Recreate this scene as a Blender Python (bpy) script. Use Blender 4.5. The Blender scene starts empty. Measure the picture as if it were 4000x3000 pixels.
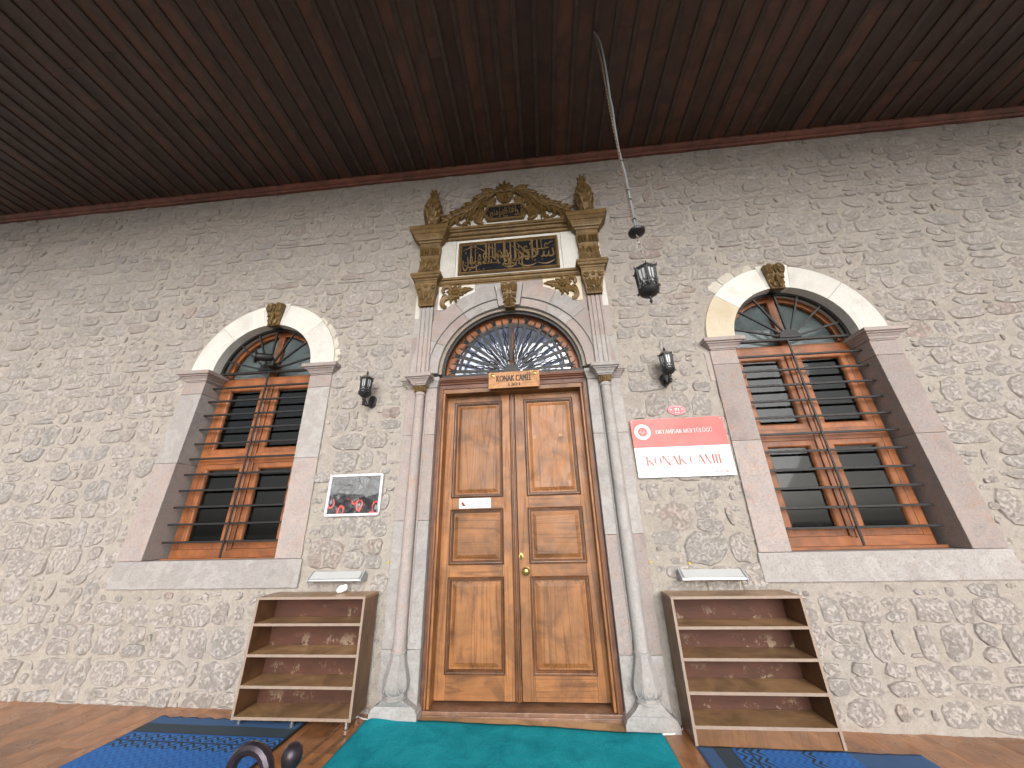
import bpy, math, random
from mathutils import Vector, Matrix, noise
R = math.radians
PI = math.pi
random.seed(7)
S = bpy.context.scene
COL = S.collection

# ------------------------------------------------------------------ camera
cd = bpy.data.cameras.new('camera')
cam = bpy.data.objects.new('camera', cd)
COL.objects.link(cam)
cd.sensor_width = 36.0
cd.lens = 1338.4 / 4000 * 36
cd.clip_start = 0.02
cd.clip_end = 600
rv = Vector((0.99543521, 0.09256982, -0.0232289))
uv_ = Vector((0.05644244, -0.37472699, 0.92541555))
fv = Vector((-0.07696105, 0.92250231, 0.3782413))
M = Matrix.Identity(4)
for i in range(3):
    M[i][0] = rv[i]; M[i][1] = uv_[i]; M[i][2] = -fv[i]
CAM = Vector((0.2818, -3.3024, 1.3614))
M.translation = CAM
cam.matrix_world = M
S.camera = cam

# ------------------------------------------------------------------ world, sun, exposure
W = bpy.data.worlds.new("World")
S.world = W
W.use_nodes = True
nt = W.node_tree
bg = nt.nodes['Background']
sky = nt.nodes.new('ShaderNodeTexSky')
sky.sky_type = 'NISHITA'
sky.sun_disc = False
sky.sun_elevation = R(20)
sky.sun_rotation = R(170)
sky.dust_density = 3.0
hs = nt.nodes.new('ShaderNodeHueSaturation')
hs.inputs['Saturation'].default_value = 0.22
nt.links.new(sky.outputs[0], hs.inputs['Color'])
nt.links.new(hs.outputs[0], bg.inputs['Color'])
bg.inputs['Strength'].default_value = 0.15
sl = bpy.data.lights.new('sun', 'SUN')
sl.energy = 1.5
sl.angle = R(55)
sl.color = (1.0, 0.985, 0.97)
sun = bpy.data.objects.new('sun', sl)
COL.objects.link(sun)
sun.rotation_euler = Vector((-0.17 * math.cos(R(20)), math.cos(R(20)), -math.sin(R(20)))).to_track_quat('-Z', 'Y').to_euler()
S.view_settings.view_transform = 'Standard'
S.view_settings.look = 'None'
S.view_settings.exposure = 0.45
S.view_settings.gamma = 1.0
S.view_settings.use_curve_mapping = False
try:
    S.cycles.max_bounces = 8
    S.cycles.diffuse_bounces = 5
except Exception:
    pass

# ------------------------------------------------------------------ mesh helpers
def wloc(o):
    v = Vector((0, 0, 0))
    while o is not None:
        v += o.location
        o = o.parent
    return v

def tag(o, label=None, cat=None, group=None, kind=None):
    if label: o['label'] = label
    if cat: o['category'] = cat
    if group: o['group'] = group
    if kind: o['kind'] = kind
    return o

def thing(name, loc, label, cat, group=None):
    o = bpy.data.objects.new(name, None)
    o.empty_display_size = 0.05
    o.location = loc
    COL.objects.link(o)
    return tag(o, label, cat, group)

class MB:
    def __init__(s):
        s.v = []; s.f = []
    def add(s, vs, fs):
        n = len(s.v)
        s.v += [tuple(a) for a in vs]
        s.f += [tuple(n + i for i in f) for f in fs]
        return s
    def box(s, x0, x1, y0, y1, z0, z1):
        vs = [(x0, y0, z0), (x1, y0, z0), (x1, y1, z0), (x0, y1, z0), (x0, y0, z1), (x1, y0, z1), (x1, y1, z1), (x0, y1, z1)]
        return s.add(vs, [(0, 3, 2, 1), (4, 5, 6, 7), (0, 1, 5, 4), (1, 2, 6, 5), (2, 3, 7, 6), (3, 0, 4, 7)])
    def grid_loft(s, rings, closed=True, caps=True):
        n = len(rings[0]); vs = [p for r in rings for p in r]; fs = []
        for i in range(len(rings) - 1):
            for j in range(n if closed else n - 1):
                a = i * n + j; b = i * n + (j + 1) % n
                fs.append((a, b, b + n, a + n))
        if caps and closed:
            fs.append(tuple(range(n - 1, -1, -1)))
            fs.append(tuple((len(rings) - 1) * n + k for k in range(n)))
        return s.add(vs, fs)
    def tube(s, pts, r, n=8, flat=1.0, up=None):
        pts = [Vector(p) for p in pts]
        rr = r if isinstance(r, (list, tuple)) else [r] * len(pts)
        rings = []
        pa = None
        for i, p in enumerate(pts):
            t = (pts[min(i + 1, len(pts) - 1)] - pts[max(i - 1, 0)])
            if t.length < 1e-9: t = Vector((0, 0, 1))
            t.normalize()
            if up is not None:
                a = Vector(up) - t * t.dot(Vector(up))
                if a.length < 1e-4: a = t.orthogonal()
            elif pa is None: a = t.orthogonal()
            else: a = pa - t * pa.dot(t)
            a.normalize(); pa = a
            b = t.cross(a)
            rings.append([p + (a * math.cos(2 * PI * k / n) * flat + b * math.sin(2 * PI * k / n)) * rr[i] for k in range(n)])
        return s.grid_loft(rings)
    def cyl(s, p0, p1, r0, r1=None, n=12):
        return s.tube([p0, p1], [r0, r0 if r1 is None else r1], n)
    def lathe(s, x, y, prof, n=16, mod=None, half=False):
        rings = []
        for (z, r) in prof:
            rings.append([(x + r * (mod(k, n, z) if mod else 1) * math.cos(2 * PI * (k + .5) / n), y + r * (mod(k, n, z) if mod else 1) * math.sin(2 * PI * (k + .5) / n), z) for k in range(n)])
        return s.grid_loft(rings)
    def stack(s, x0, x1, y0, y1, levels):
        # rectangular plan growing by e on the left, right and front (y0 is the front)
        rings = [[(x0 - e, y0 - e, z), (x1 + e, y0 - e, z), (x1 + e, y1, z), (x0 - e, y1, z)] for z, e in levels]
        return s.grid_loft(rings)
    def ring(s, cx, cz, r0, r1, a0, a1, y0, y1, n=16):
        # solid annulus sector in the xz plane, y0 front
        rings = []
        for i in range(n + 1):
            a = a0 + (a1 - a0) * i / n
            c, d = math.cos(a), math.sin(a)
            rings.append([(cx + r0 * c, y0, cz + r0 * d), (cx + r1 * c, y0, cz + r1 * d), (cx + r1 * c, y1, cz + r1 * d), (cx + r0 * c, y1, cz + r0 * d)])
        return s.grid_loft(rings)
    def prism(s, poly, y0, y1):
        # polygon in xz, counter-clockwise seen from the front
        n = len(poly)
        vs = [(p[0], y0, p[1]) for p in poly] + [(p[0], y1, p[1]) for p in poly]
        fs = [tuple(range(n)), tuple(range(2 * n - 1, n - 1, -1))] + [(i, i + n, (i + 1) % n + n, (i + 1) % n) for i in range(n)]
        return s.add(vs, fs)
    def lobe(s, x, z, y, ang, L, Wd, T, bend=0.0, groove=.55, n=6, tip=.12):
        # a carved leaf: a bulging teardrop with a groove down its middle, lying on plane y
        px, pz, a = x, z, ang
        rings = []
        for i in range(n + 1):
            t = i / n
            w = Wd * .5 * (math.sin(PI * min(1, t * .92 + .06) ** .75) * .9 + .08) * (1 if i < n else tip)
            h = T * (math.sin(PI * (t * .8 + .12)))
            nx, nz = -math.sin(a), math.cos(a)
            rings.append([(px + nx * w * q, y - h * g, pz + nz * w * q) for q, g in ((-1, 0), (-.8, .75), (-.35, 1), (0, groove), (.35, 1), (.8, .75), (1, 0))])
            px += math.cos(a) * L / n; pz += math.sin(a) * L / n; a += bend / n
        return s.grid_loft(rings, closed=False, caps=False)
    def build(s, name, mat, parent=None, bevel=0, smooth=False, label=None, seg=2, rnd=None, origin=None, angle=35):
        me = bpy.data.meshes.new(name)
        off = wloc(parent) if parent else Vector((0, 0, 0))
        loc = Vector((0, 0, 0))
        if origin is not None:
            loc = Vector(origin) - off
            off = Vector(origin)
        me.from_pydata([(a[0] - off.x, a[1] - off.y, a[2] - off.z) for a in s.v], [], s.f)
        me.validate()
        if mat: me.materials.append(mat)
        me.update()
        o = bpy.data.objects.new(name, me)
        o.location = loc
        COL.objects.link(o)
        if parent: o.parent = parent
        if smooth:
            for p in me.polygons: p.use_smooth = True
            if smooth != 'all':
                try: me.set_sharp_from_angle(angle=R(angle))
                except Exception: pass
        if bevel:
            b = o.modifiers.new('bevel', 'BEVEL')
            b.width = bevel; b.segments = seg; b.limit_method = 'ANGLE'; b.angle_limit = R(35)
        if rnd is not None:
            at = me.attributes.new('tint', 'FLOAT', 'POINT')
            at.data.foreach_set('value', [rnd] * len(me.vertices) if not isinstance(rnd, list) else rnd)
        if label: o['label'] = label
        return o

def copy_tree(o, loc=None, label=None, parent=None, mirror=False):
    c = o.copy(); COL.objects.link(c)
    if parent: c.parent = parent
    if loc is not None: c.location = loc
    if label: c['label'] = label
    for ch in list(o.children): copy_tree(ch, parent=c)
    return c

def text_mesh(body, size, cx=None, cz=None, y=0, depth=.001, sx=1.0, bold=0.0, align='CENTER', shear=0, fit=None, sz=1.0):
    c = bpy.data.curves.new('txt', 'FONT')
    c.body = body; c.size = size; c.offset = bold; c.extrude = depth; c.shear = shear
    c.align_x = align
    c.resolution_u = 3
    o = bpy.data.objects.new('txt', c)
    COL.objects.link(o)
    bpy.context.view_layer.update()
    me = bpy.data.meshes.new_from_object(o.evaluated_get(bpy.context.evaluated_depsgraph_get()))
    mb = MB()
    vs = [v.co.copy() for v in me.vertices]
    if fit:   # (x0,x1,z0,z1)
        ax0, ax1 = min(v.x for v in vs), max(v.x for v in vs)
        az0, az1 = min(v.y for v in vs), max(v.y for v in vs)
        f = lambda v: (fit[0] + (v.x - ax0) / (ax1 - ax0) * (fit[1] - fit[0]), y - v.z, fit[2] + (v.y - az0) / (az1 - az0) * (fit[3] - fit[2]))
    else:
        f = lambda v: (cx + v.x * sx, y - v.z, cz + v.y * sz)
    mb.add([f(v) for v in vs], [tuple(p.vertices) for p in me.polygons])
    bpy.data.objects.remove(o); bpy.data.curves.remove(c); bpy.data.meshes.remove(me)
    return mb

def conv(x, z, ya, yb):
    """the point of plane yb that lies on the sight line measured at plane ya (survey of the photograph)"""
    k = (yb - CAM.y) / (ya - CAM.y)
    return CAM.x + (x - CAM.x) * k, CAM.z + (z - CAM.z) * k

# ------------------------------------------------------------------ materials
class NT:
    def __init__(s, name):
        s.m = bpy.data.materials.new(name); s.m.use_nodes = True
        s.t = s.m.node_tree; s.b = s.t.nodes['Principled BSDF']
        s.tc = s.t.nodes.new('ShaderNodeTexCoord')
    def n(s, typ, **kw):
        nd = s.t.nodes.new(typ)
        for k, v in kw.items(): setattr(nd, k, v)
        return nd
    def l(s, a, b): s.t.links.new(a, b)
    def mapping(s, scale=(1, 1, 1), rnd=0.0, rot=(0, 0, 0)):
        mp = s.n('ShaderNodeMapping'); mp.inputs['Scale'].default_value = scale; mp.inputs['Rotation'].default_value = rot
        src = s.tc.outputs['Object']
        if rnd:
            oi = s.n('ShaderNodeObjectInfo')
            m = s.n('ShaderNodeMath', operation='MULTIPLY'); m.inputs[1].default_value = rnd
            s.l(oi.outputs['Random'], m.inputs[0])
            va = s.n('ShaderNodeVectorMath', operation='ADD')
            s.l(src, va.inputs[0]); s.l(m.outputs[0], va.inputs[1]); src = va.outputs[0]
        s.l(src, mp.inputs['Vector'])
        return mp.outputs[0]
    def noise(s, vec, scale, detail=4, rough=.6, dist=0):
        nd = s.n('ShaderNodeTexNoise'); nd.inputs['Scale'].default_value = scale; nd.inputs['Detail'].default_value = detail
        nd.inputs['Roughness'].default_value = rough; nd.inputs['Distortion'].default_value = dist
        s.l(vec, nd.inputs['Vector']); return nd.outputs['Fac']
    def ramp(s, fac, stops, interp='LINEAR'):
        r = s.n('ShaderNodeValToRGB'); r.color_ramp.interpolation = interp
        e = r.color_ramp.elements
        while len(e) < len(stops): e.new(.5)
        for el, (p, c) in zip(e, stops):
            el.position = p
            el.color = (c, c, c, 1) if isinstance(c, (int, float)) else (c[0], c[1], c[2], 1)
        s.l(fac, r.inputs[0]); return r.outputs[0]
    def mix(s, fac, a, b, blend='MIX'):
        m = s.n('ShaderNodeMix', data_type='RGBA', blend_type=blend)
        def put(sock, v):
            if isinstance(v, (int, float)): sock.default_value = v
            elif isinstance(v, tuple): sock.default_value = (v[0], v[1], v[2], 1)
            else: s.l(v, sock)
        put(m.inputs[0], fac); put(m.inputs[6], a); put(m.inputs[7], b)
        return m.outputs[2]
    def bump(s, h, strength=.3, dist=.01, normal=None):
        b = s.n('ShaderNodeBump'); b.inputs['Strength'].default_value = strength; b.inputs['Distance'].default_value = dist
        s.l(h, b.inputs['Height'])
        if normal is not None: s.l(normal, b.inputs['Normal'])
        return b.outputs[0]
    def out(s, color=None, rough=None, normal=None, metal=None, **kw):
        for sock, v in (('Base Color', color), ('Roughness', rough), ('Normal', normal), ('Metallic', metal)):
            if v is None: continue
            if isinstance(v, (int, float)): s.b.inputs[sock].default_value = v
            elif isinstance(v, tuple): s.b.inputs[sock].default_value = (v[0], v[1], v[2], 1)
            else: s.l(v, s.b.inputs[sock])
        for k, v in kw.items(): s.b.inputs[k].default_value = v
        return s.m

def plain(name, c, rough=.5, metal=0.0, var=.12, scale=8, bump=.0, bscale=60):
    t = NT(name); v = t.mapping(rnd=5)
    a = t.noise(v, scale, 5)
    col = t.mix(t.ramp(a, [(.3, 0.0), (.7, 1.0)]), tuple(x * (1 - var) for x in c), tuple(min(1, x * (1 + var)) for x in c))
    nrm = t.bump(t.noise(v, bscale, 4), bump, .004) if bump else None
    rg = t.ramp(t.noise(v, scale * 1.7, 4), [(.3, max(0, rough - .08)), (.7, min(1, rough + .1))])
    return t.out(col, rg, nrm, metal)

def stone_mat(name, cols, stain=(.30, .2, .13), stain_amt=.5, bump=.5, scale=3.0, rnd=10, pits=.4, hi=(.62, .57, .52), rough=.88):
    t = NT(name); v = t.mapping(rnd=rnd)
    big = t.noise(v, scale, 3, .6, .4)
    n = len(cols)
    c = t.ramp(big, [(.32 + .36 * i / (n - 1), cols[i]) for i in range(n)])
    st = t.ramp(t.noise(v, scale * 1.6, 6, .7, 1.0), [(.56, 0.0), (.72, stain_amt)])
    c = t.mix(st, c, stain)
    fine = t.noise(v, 70, 5, .7)
    c = t.mix(t.ramp(fine, [(.35, .32), (.5, 0.0)]), c, (cols[0][0] * .55, cols[0][1] * .52, cols[0][2] * .5))
    c = t.mix(t.ramp(t.noise(v, 38, 6, .8), [(.58, 0.0), (.72, .5)]), c, hi)
    oi = t.n('ShaderNodeObjectInfo')
    hsv = t.n('ShaderNodeHueSaturation'); t.l(c, hsv.inputs['Color'])
    mr = t.n('ShaderNodeMapRange'); t.l(oi.outputs['Random'], mr.inputs[0]); mr.inputs[3].default_value = .88; mr.inputs[4].default_value = 1.1
    t.l(mr.outputs[0], hsv.inputs['Value'])
    h = t.mix(.5, t.noise(v, 22, 8, .7), t.ramp(t.noise(v, 90, 3, .6), [(.3, 0.0), (.45, 1.0)]))
    nrm = t.bump(h, bump, .008)
    return t.out(hsv.outputs[0], rough, nrm)

def wood_mat(name, dark, light, axis='z', ring=9.0, rough=.38, bump=.12, patina=None, coat=.0, gamt=.75, stretch=.07, rnd=37, vr=(.82, 1.14)):
    t = NT(name)
    sc = {'x': (stretch, 1, 1), 'y': (1, stretch, 1), 'z': (1, 1, stretch)}[axis]
    v = t.mapping(sc, rnd)
    base = t.noise(v, ring * .55, 2, .5, .25)
    m = t.n('ShaderNodeMath', operation='MULTIPLY'); t.l(base, m.inputs[0]); m.inputs[1].default_value = 13.0
    fr = t.n('ShaderNodeMath', operation='FRACT'); t.l(m.outputs[0], fr.inputs[0])
    rings = t.ramp(fr.outputs[0], [(0.0, .15), (.12, .75), (.75, .9), (1.0, .1)])
    v2 = t.mapping({'x': (.02, 1, 1), 'y': (1, .02, 1), 'z': (1, 1, .02)}[axis], rnd)
    fib = t.noise(v2, 160, 4, .6)
    g = t.mix(.35, rings, t.ramp(fib, [(.3, 0.0), (.7, 1.0)]))
    gg = t.mix(gamt, (.62, .62, .62), g)
    c = t.mix(gg, dark, light)
    v3 = t.mapping((1, 1, 1), rnd)
    pat = t.ramp(t.noise(v3, 3.2, 5, .65, .8), [(.36, .52), (.60, 1.0)])
    c = t.mix(1.0, c, pat, 'MULTIPLY')
    oi = t.n('ShaderNodeObjectInfo')
    hsv = t.n('ShaderNodeHueSaturation'); t.l(c, hsv.inputs['Color'])
    mr = t.n('ShaderNodeMapRange'); t.l(oi.outputs['Random'], mr.inputs[0]); mr.inputs[3].default_value = vr[0]; mr.inputs[4].default_value = vr[1]
    t.l(mr.outputs[0], hsv.inputs['Value'])
    c = hsv.outputs[0]
    if patina:   # (colour, amount): greyish worn varnish
        c = t.mix(t.ramp(t.noise(v3, 9, 6, .7, .6), [(.55, 0.0), (.75, patina[1])]), c, patina[0])
    h = t.mix(.5, rings, fib)
    rg = t.ramp(t.noise(v3, 6, 4), [(.3, rough - .08), (.7, rough + .14)])
    m_ = t.out(c, rg, t.bump(h, bump, .002))
    if coat: t.b.inputs['Coat Weight'].default_value = coat; t.b.inputs['Coat Roughness'].default_value = .25
    return m_

M_ = {}
M_['pinkstone'] = stone_mat('pink_grey_stone', [(.30, .255, .24), (.37, .30, .275), (.34, .30, .285), (.39, .32, .295), (.33, .29, .275)], stain=(.42, .24, .16), stain_amt=.6, scale=3.6, bump=.7)
M_['greystone'] = stone_mat('light_grey_stone', [(.31, .29, .28), (.37, .35, .34), (.34, .315, .30), (.40, .38, .37), (.345, .325, .31)], stain=(.39, .29, .23), stain_amt=.4, scale=3.6, bump=.7)
M_['white'] = stone_mat('white_limestone', [(.58, .56, .51), (.68, .665, .62), (.64, .62, .57)], stain=(.6, .5, .36), stain_amt=.4, bump=.3, hi=(.8, .78, .72))
M_['cream'] = stone_mat('cream_limestone', [(.60, .51, .36), (.67, .59, .45), (.63, .55, .41)], stain=(.66, .48, .27), stain_amt=.6, bump=.3, hi=(.8, .75, .65))
M_['chip'] = stone_mat('rough_white_chips', [(.46, .42, .36), (.62, .58, .50), (.52, .48, .42)], stain=(.42, .37, .31), stain_amt=.7, bump=1.0, scale=7)
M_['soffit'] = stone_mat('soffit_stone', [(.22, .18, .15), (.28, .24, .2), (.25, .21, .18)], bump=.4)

def mortar_mat():
    t = NT('lime_mortar'); v = t.mapping()
    c = t.ramp(t.noise(v, 1.3, 5, .6, .4), [(.3, (.355, .315, .27)), (.5, (.405, .365, .32)), (.7, (.39, .355, .32))])
    c = t.mix(t.ramp(t.noise(v, 9, 6, .7), [(.48, 0.0), (.68, .6)]), c, (.31, .28, .245))
    c = t.mix(t.ramp(t.noise(v, 7, 8, .75, 1.0), [(.54, 0.0), (.66, .65)]), c, (.47, .405, .37))
    c = t.mix(t.ramp(t.noise(v, 20, 7, .78), [(.36, .6), (.47, 0.0)]), c, (.25, .22, .195))
    c = t.mix(t.ramp(t.noise(v, 26, 7, .78), [(.56, 0.0), (.68, .5)]), c, (.54, .50, .46))
    h = t.mix(.45, t.noise(v, 12, 9, .7), t.noise(v, 55, 6, .75))
    return t.out(c, .93, t.bump(h, 1.0, .024))
M_['mortar'] = mortar_mat()

def rubble_mat():
    t = NT('rubble_stone'); v = t.mapping()
    at = t.n('ShaderNodeAttribute', attribute_name='tint')
    c = t.ramp(at.outputs['Fac'], [(0, (.36, .335, .315)), (.2, (.455, .40, .37)), (.4, (.49, .44, .41)), (.58, (.40, .375, .355)), (.74, (.47, .415, .385)), (.86, (.31, .305, .30)), (.93, (.40, .30, .26)), (.97, (.27, .18, .155)), (1.0, (.57, .50, .41))])
    c = t.mix(t.ramp(t.noise(v, 6, 7, .75, .8), [(.40, 0.0), (.62, .6)]), c, (.50, .455, .43))
    c = t.mix(t.ramp(t.noise(v, 9, 7, .75, .8), [(.56, 0.0), (.70, .6)]), c, (.45, .335, .285))
    c = t.mix(t.ramp(t.noise(v, 15, 8, .8, .6), [(.36, .5), (.50, 0.0)]), c, (.31, .28, .265))
    c = t.mix(t.ramp(t.noise(v, 27, 8, .8, .4), [(.34, .55), (.44, 0.0)]), c, (.23, .205, .19))
    c = t.mix(t.ramp(t.noise(v, 24, 8, .8, .3), [(.54, 0.0), (.68, .3)]), c, (.58, .54, .51))
    # lime smeared over the stone faces
    c = t.mix(t.ramp(t.noise(v, 4.2, 8, .75, 1.0), [(.43, 0.0), (.58, .8)]), c, (.41, .37, .33))
    h = t.mix(.55, t.noise(v, 20, 10, .8), t.ramp(t.noise(v, 38, 7, .8), [(.3, 0.0), (.52, 1.0)]))
    return t.out(c, .92, t.bump(h, .85, .022))
M_['rubble'] = rubble_mat()

def gold_mat():
    t = NT('gold_bronze_paint'); v = t.mapping()
    c = t.ramp(t.noise(v, 9, 5, .6), [(.3, (.105, .060, .016)), (.5, (.155, .092, .028)), (.7, (.21, .128, .044))])
    c = t.mix(t.ramp(t.noise(v, 45, 6, .75), [(.66, 0.0), (.78, .6)]), c, (.36, .30, .22))
    c = t.mix(t.ramp(t.noise(v, 26, 6, .75), [(.34, .75), (.47, 0.0)]), c, (.045, .027, .010))
    return t.out(c, .5, t.bump(t.noise(v, 40, 5), .4, .006), .15)
M_['gold'] = gold_mat()
M_['navy'] = plain('dark_navy_paint', (.009, .010, .014), .75, 0, .4, 14, .15)
M_['navy'].node_tree.nodes['Principled BSDF'].inputs['Specular IOR Level'].default_value = .15
M_['door_z'] = wood_mat('varnished_chestnut_upright', (.12, .040, .011), (.41, .172, .054), 'z', 10, .48, .10, ((.34, .19, .10), .22), .06, .95, .05)
M_['door_x'] = wood_mat('varnished_chestnut_level', (.115, .038, .010), (.39, .162, .050), 'x', 10, .48, .10, ((.32, .18, .095), .22), .06, .95, .05)
M_['mould'] = wood_mat('dark_varnished_moulding', (.06, .021, .008), (.20, .08, .028), 'z', 14, .38, .1, ((.26, .19, .15), .35), .15)
M_['red_x'] = wood_mat('red_brown_wood_level', (.06, .018, .009), (.17, .055, .022), 'x', 10, .5, .12, ((.2, .09, .05), .3), .05)
M_['red_z'] = wood_mat('red_brown_wood_upright', (.06, .02, .010), (.17, .06, .026), 'z', 10, .48, .12, ((.24, .13, .08), .4), .05)
M_['win_z'] = wood_mat('orange_window_wood_upright', (.20, .052, .013), (.37, .125, .034), 'z', 11, .45, .08, None, .1)
M_['win_x'] = wood_mat('orange_window_wood_level', (.20, .052, .013), (.37, .125, .034), 'x', 11, .45, .08, None, .1)
M_['sign_wood'] = wood_mat('carved_sign_wood', (.30, .10, .025), (.68, .34, .13), 'x', 26, .5, .6, None, 0, .95, .05)
M_['threshold'] = wood_mat('worn_threshold_wood', (.12, .055, .028), (.26, .135, .078), 'x', 10, .42, .2, ((.34, .24, .19), .7), .3)
M_['laminate_x'] = wood_mat('light_laminate', (.40, .22, .09), (.56, .345, .165), 'x', 8, .33, .02, None, .2, .5)
M_['plank'] = wood_mat('orange_laminate_plank', (.30, .115, .045), (.52, .235, .10), 'y', 7, .3, .04, ((.25, .14, .08), .25), .3, .6)
M_['shelf_x'] = wood_mat('beech_chipboard', (.30, .165, .075), (.44, .265, .13), 'x', 8, .36, .03, None, .2, .55)
M_['shelf_side'] = wood_mat('brown_walnut_foil', (.115, .050, .022), (.20, .098, .046), 'z', 8, .38, .03, None, .1, .6)
M_['kick'] = wood_mat('walnut_laminate_kick', (.15, .07, .03), (.28, .14, .065), 'z', 8, .34, .02, None, .1, .6)
M_['edge'] = plain('pale_edge_band', (.30, .225, .175), .6, 0, .1, 20)
M_['ceil'] = wood_mat('dark_stained_ceiling_board', (.032, .0125, .0065), (.074, .028, .0135), 'y', 7, .5, .15, ((.11, .048, .03), .35), 0, .55, .05, 37, (.5, 1.5))
M_['batten'] = wood_mat('grey_brown_batten', (.031, .018, .013), (.054, .031, .022), 'y', 9, .55, .15, ((.09, .06, .05), .5), 0, .6, .05)
M_['cornice'] = wood_mat('red_ceiling_moulding', (.12, .038, .022), (.23, .08, .048), 'x', 9, .5, .1, ((.3, .14, .09), .4), 0, .6, .05)
M_['iron'] = plain('black_painted_iron', (.009, .009, .0095), .5, .0, .35, 22, .3, 90)
M_['iron2'] = plain('cast_black_metal', (.016, .016, .017), .42, .1, .3, 25, .5, 120)
M_['dusty'] = plain('dusty_lantern_roof', (.13, .11, .09), .8, .1, .3, 30, .3)
M_['alu'] = plain('brushed_aluminium', (.62, .62, .63), .33, .85, .06, 12)
M_['white_plastic'] = plain('white_enamel', (.80, .79, .78), .4, 0, .03, 10)
M_['grey_plastic'] = plain('grey_plastic', (.34, .35, .37), .45, 0, .06, 12)
M_['lilac_white'] = plain('white_snap_frame', (.80, .77, .83), .3, .1, .02, 10)
M_['diffuser'] = plain('frosted_diffuser', (.45, .455, .45), .6, 0, .03, 10)
M_['brass'] = plain('worn_brass', (.52, .37, .14), .3, .9, .15, 25)
M_['steel'] = plain('steel', (.55, .55, .56), .25, .95, .1, 25)
M_['conduit'] = plain('grey_conduit', (.16, .185, .195), .5, 0, .1, 12)
M_['rust'] = plain('rusty_chain', (.16, .11, .075), .65, .5, .3, 40)
M_['chain'] = plain('dull_chain', (.23, .21, .19), .5, .6, .2, 40)
M_['red'] = plain('sign_red', (.80, .085, .075), .38, 0, .06, 2.2)
M_['sign_white'] = plain('sign_white', (.80, .82, .85), .35, 0, .02, 3)
M_['red_ink'] = plain('sign_red_ink', (.72, .12, .10), .4, 0, .03, 6)
M_['grey_ink'] = plain('pale_grey_ink', (.52, .56, .65), .5, 0, .03, 6)
M_['lilac_ink'] = plain('lilac_ink', (.20, .16, .30), .5, 0, .05, 6)
M_['dark_red'] = plain('plate_crimson', (.36, .006, .02), .22, 0, .2, 18)
M_['blue_line'] = plain('plate_blue_line', (.30, .24, .48), .3, 0, .05, 6)
M_['plate_rim'] = plain('plate_rim_red', (.72, .15, .14), .3, 0, .05, 6)
M_['black_ink'] = plain('burnt_letter_brown', (.045, .02, .01), .6, 0, .1, 30)
M_['yellow'] = plain('yellow_wall_plug', (.62, .45, .03), .5)
M_['tissue'] = plain('white_tissue', (.85, .85, .86), .9, 0, .02, 10, .4, 30)
M_['concrete'] = plain('pale_courtyard_paving', (.42, .40, .37), .85, 0, .12, .6, .3, 20)
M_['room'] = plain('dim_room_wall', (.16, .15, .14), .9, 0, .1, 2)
M_['grey_board'] = plain('grey_board', (.30, .325, .33), .75, 0, .12, 3)
M_['bench'] = plain('aubergine_metal', (.045, .036, .046), .32, .55, .25, 16, .15)
M_['soft_white'] = plain('sky_sheen_sheet', (.84, .86, .92), .8, 0, .15, 5, .5, 9)

def glass_mat(name, tint=(.9, .93, .95), refl=.12, wob=.0, wscale=6, dark=.0):
    t = NT(name); v = t.mapping()
    g = t.n('ShaderNodeBsdfGlossy'); g.inputs['Roughness'].default_value = .03
    tr = t.n('ShaderNodeBsdfTransparent'); tr.inputs['Color'].default_value = (*tint, 1)
    mx = t.n('ShaderNodeMixShader')
    fr = t.n('ShaderNodeLayerWeight'); fr.inputs['Blend'].default_value = .5
    pw_ = t.n('ShaderNodeMath', operation='POWER'); t.l(fr.outputs['Facing'], pw_.inputs[0]); pw_.inputs[1].default_value = 5
    ad = t.n('ShaderNodeMath', operation='MULTIPLY_ADD'); t.l(pw_.outputs[0], ad.inputs[0]); ad.inputs[1].default_value = .9; ad.inputs[2].default_value = .03 + refl
    ad.use_clamp = True
    t.l(ad.outputs[0], mx.inputs[0]); t.l(tr.outputs[0], mx.inputs[1]); t.l(g.outputs[0], mx.inputs[2])
    if wob:
        b = t.bump(t.noise(v, wscale, 3, .5, .8), wob, .05)
        t.l(b, g.inputs['Normal']); t.l(b, fr.inputs['Normal'])
    o = t.t.nodes['Material Output']; t.l(mx.outputs[0], o.inputs['Surface'])
    return t.m
M_['glass'] = glass_mat('window_glass', (.75, .78, .78), .0)
M_['fan_glass'] = glass_mat('wavy_fanlight_glass', (.75, .78, .85), .10, .04, 3)
M_['lamp_glass'] = plain('white_sheen_lantern_glass', (.50, .51, .53), .12, 0, .25, 14)  # pale grey base colour stands in for white reflections on the panes
M_['lamp_glass'].node_tree.nodes['Principled BSDF'].inputs['Specular IOR Level'].default_value = 1.0

def carpet_mat():
    t = NT('turquoise_pile'); v = t.mapping()
    c = t.ramp(t.noise(v, 5, 6, .65, .5), [(.3, (.010, .31, .40)), (.5, (.020, .43, .53)), (.72, (.035, .52, .62))])
    c = t.mix(t.ramp(t.noise(v, 160, 3, .7), [(.35, .5), (.55, 0.0)]), c, (0, .16, .21))
    h = t.mix(.45, t.noise(v, 150, 4, .85), t.noise(v, 10, 6, .7))
    return t.out(c, .95, t.bump(h, 1.0, .02), **{'Specular IOR Level': .1})
M_['carpet'] = carpet_mat()

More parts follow.
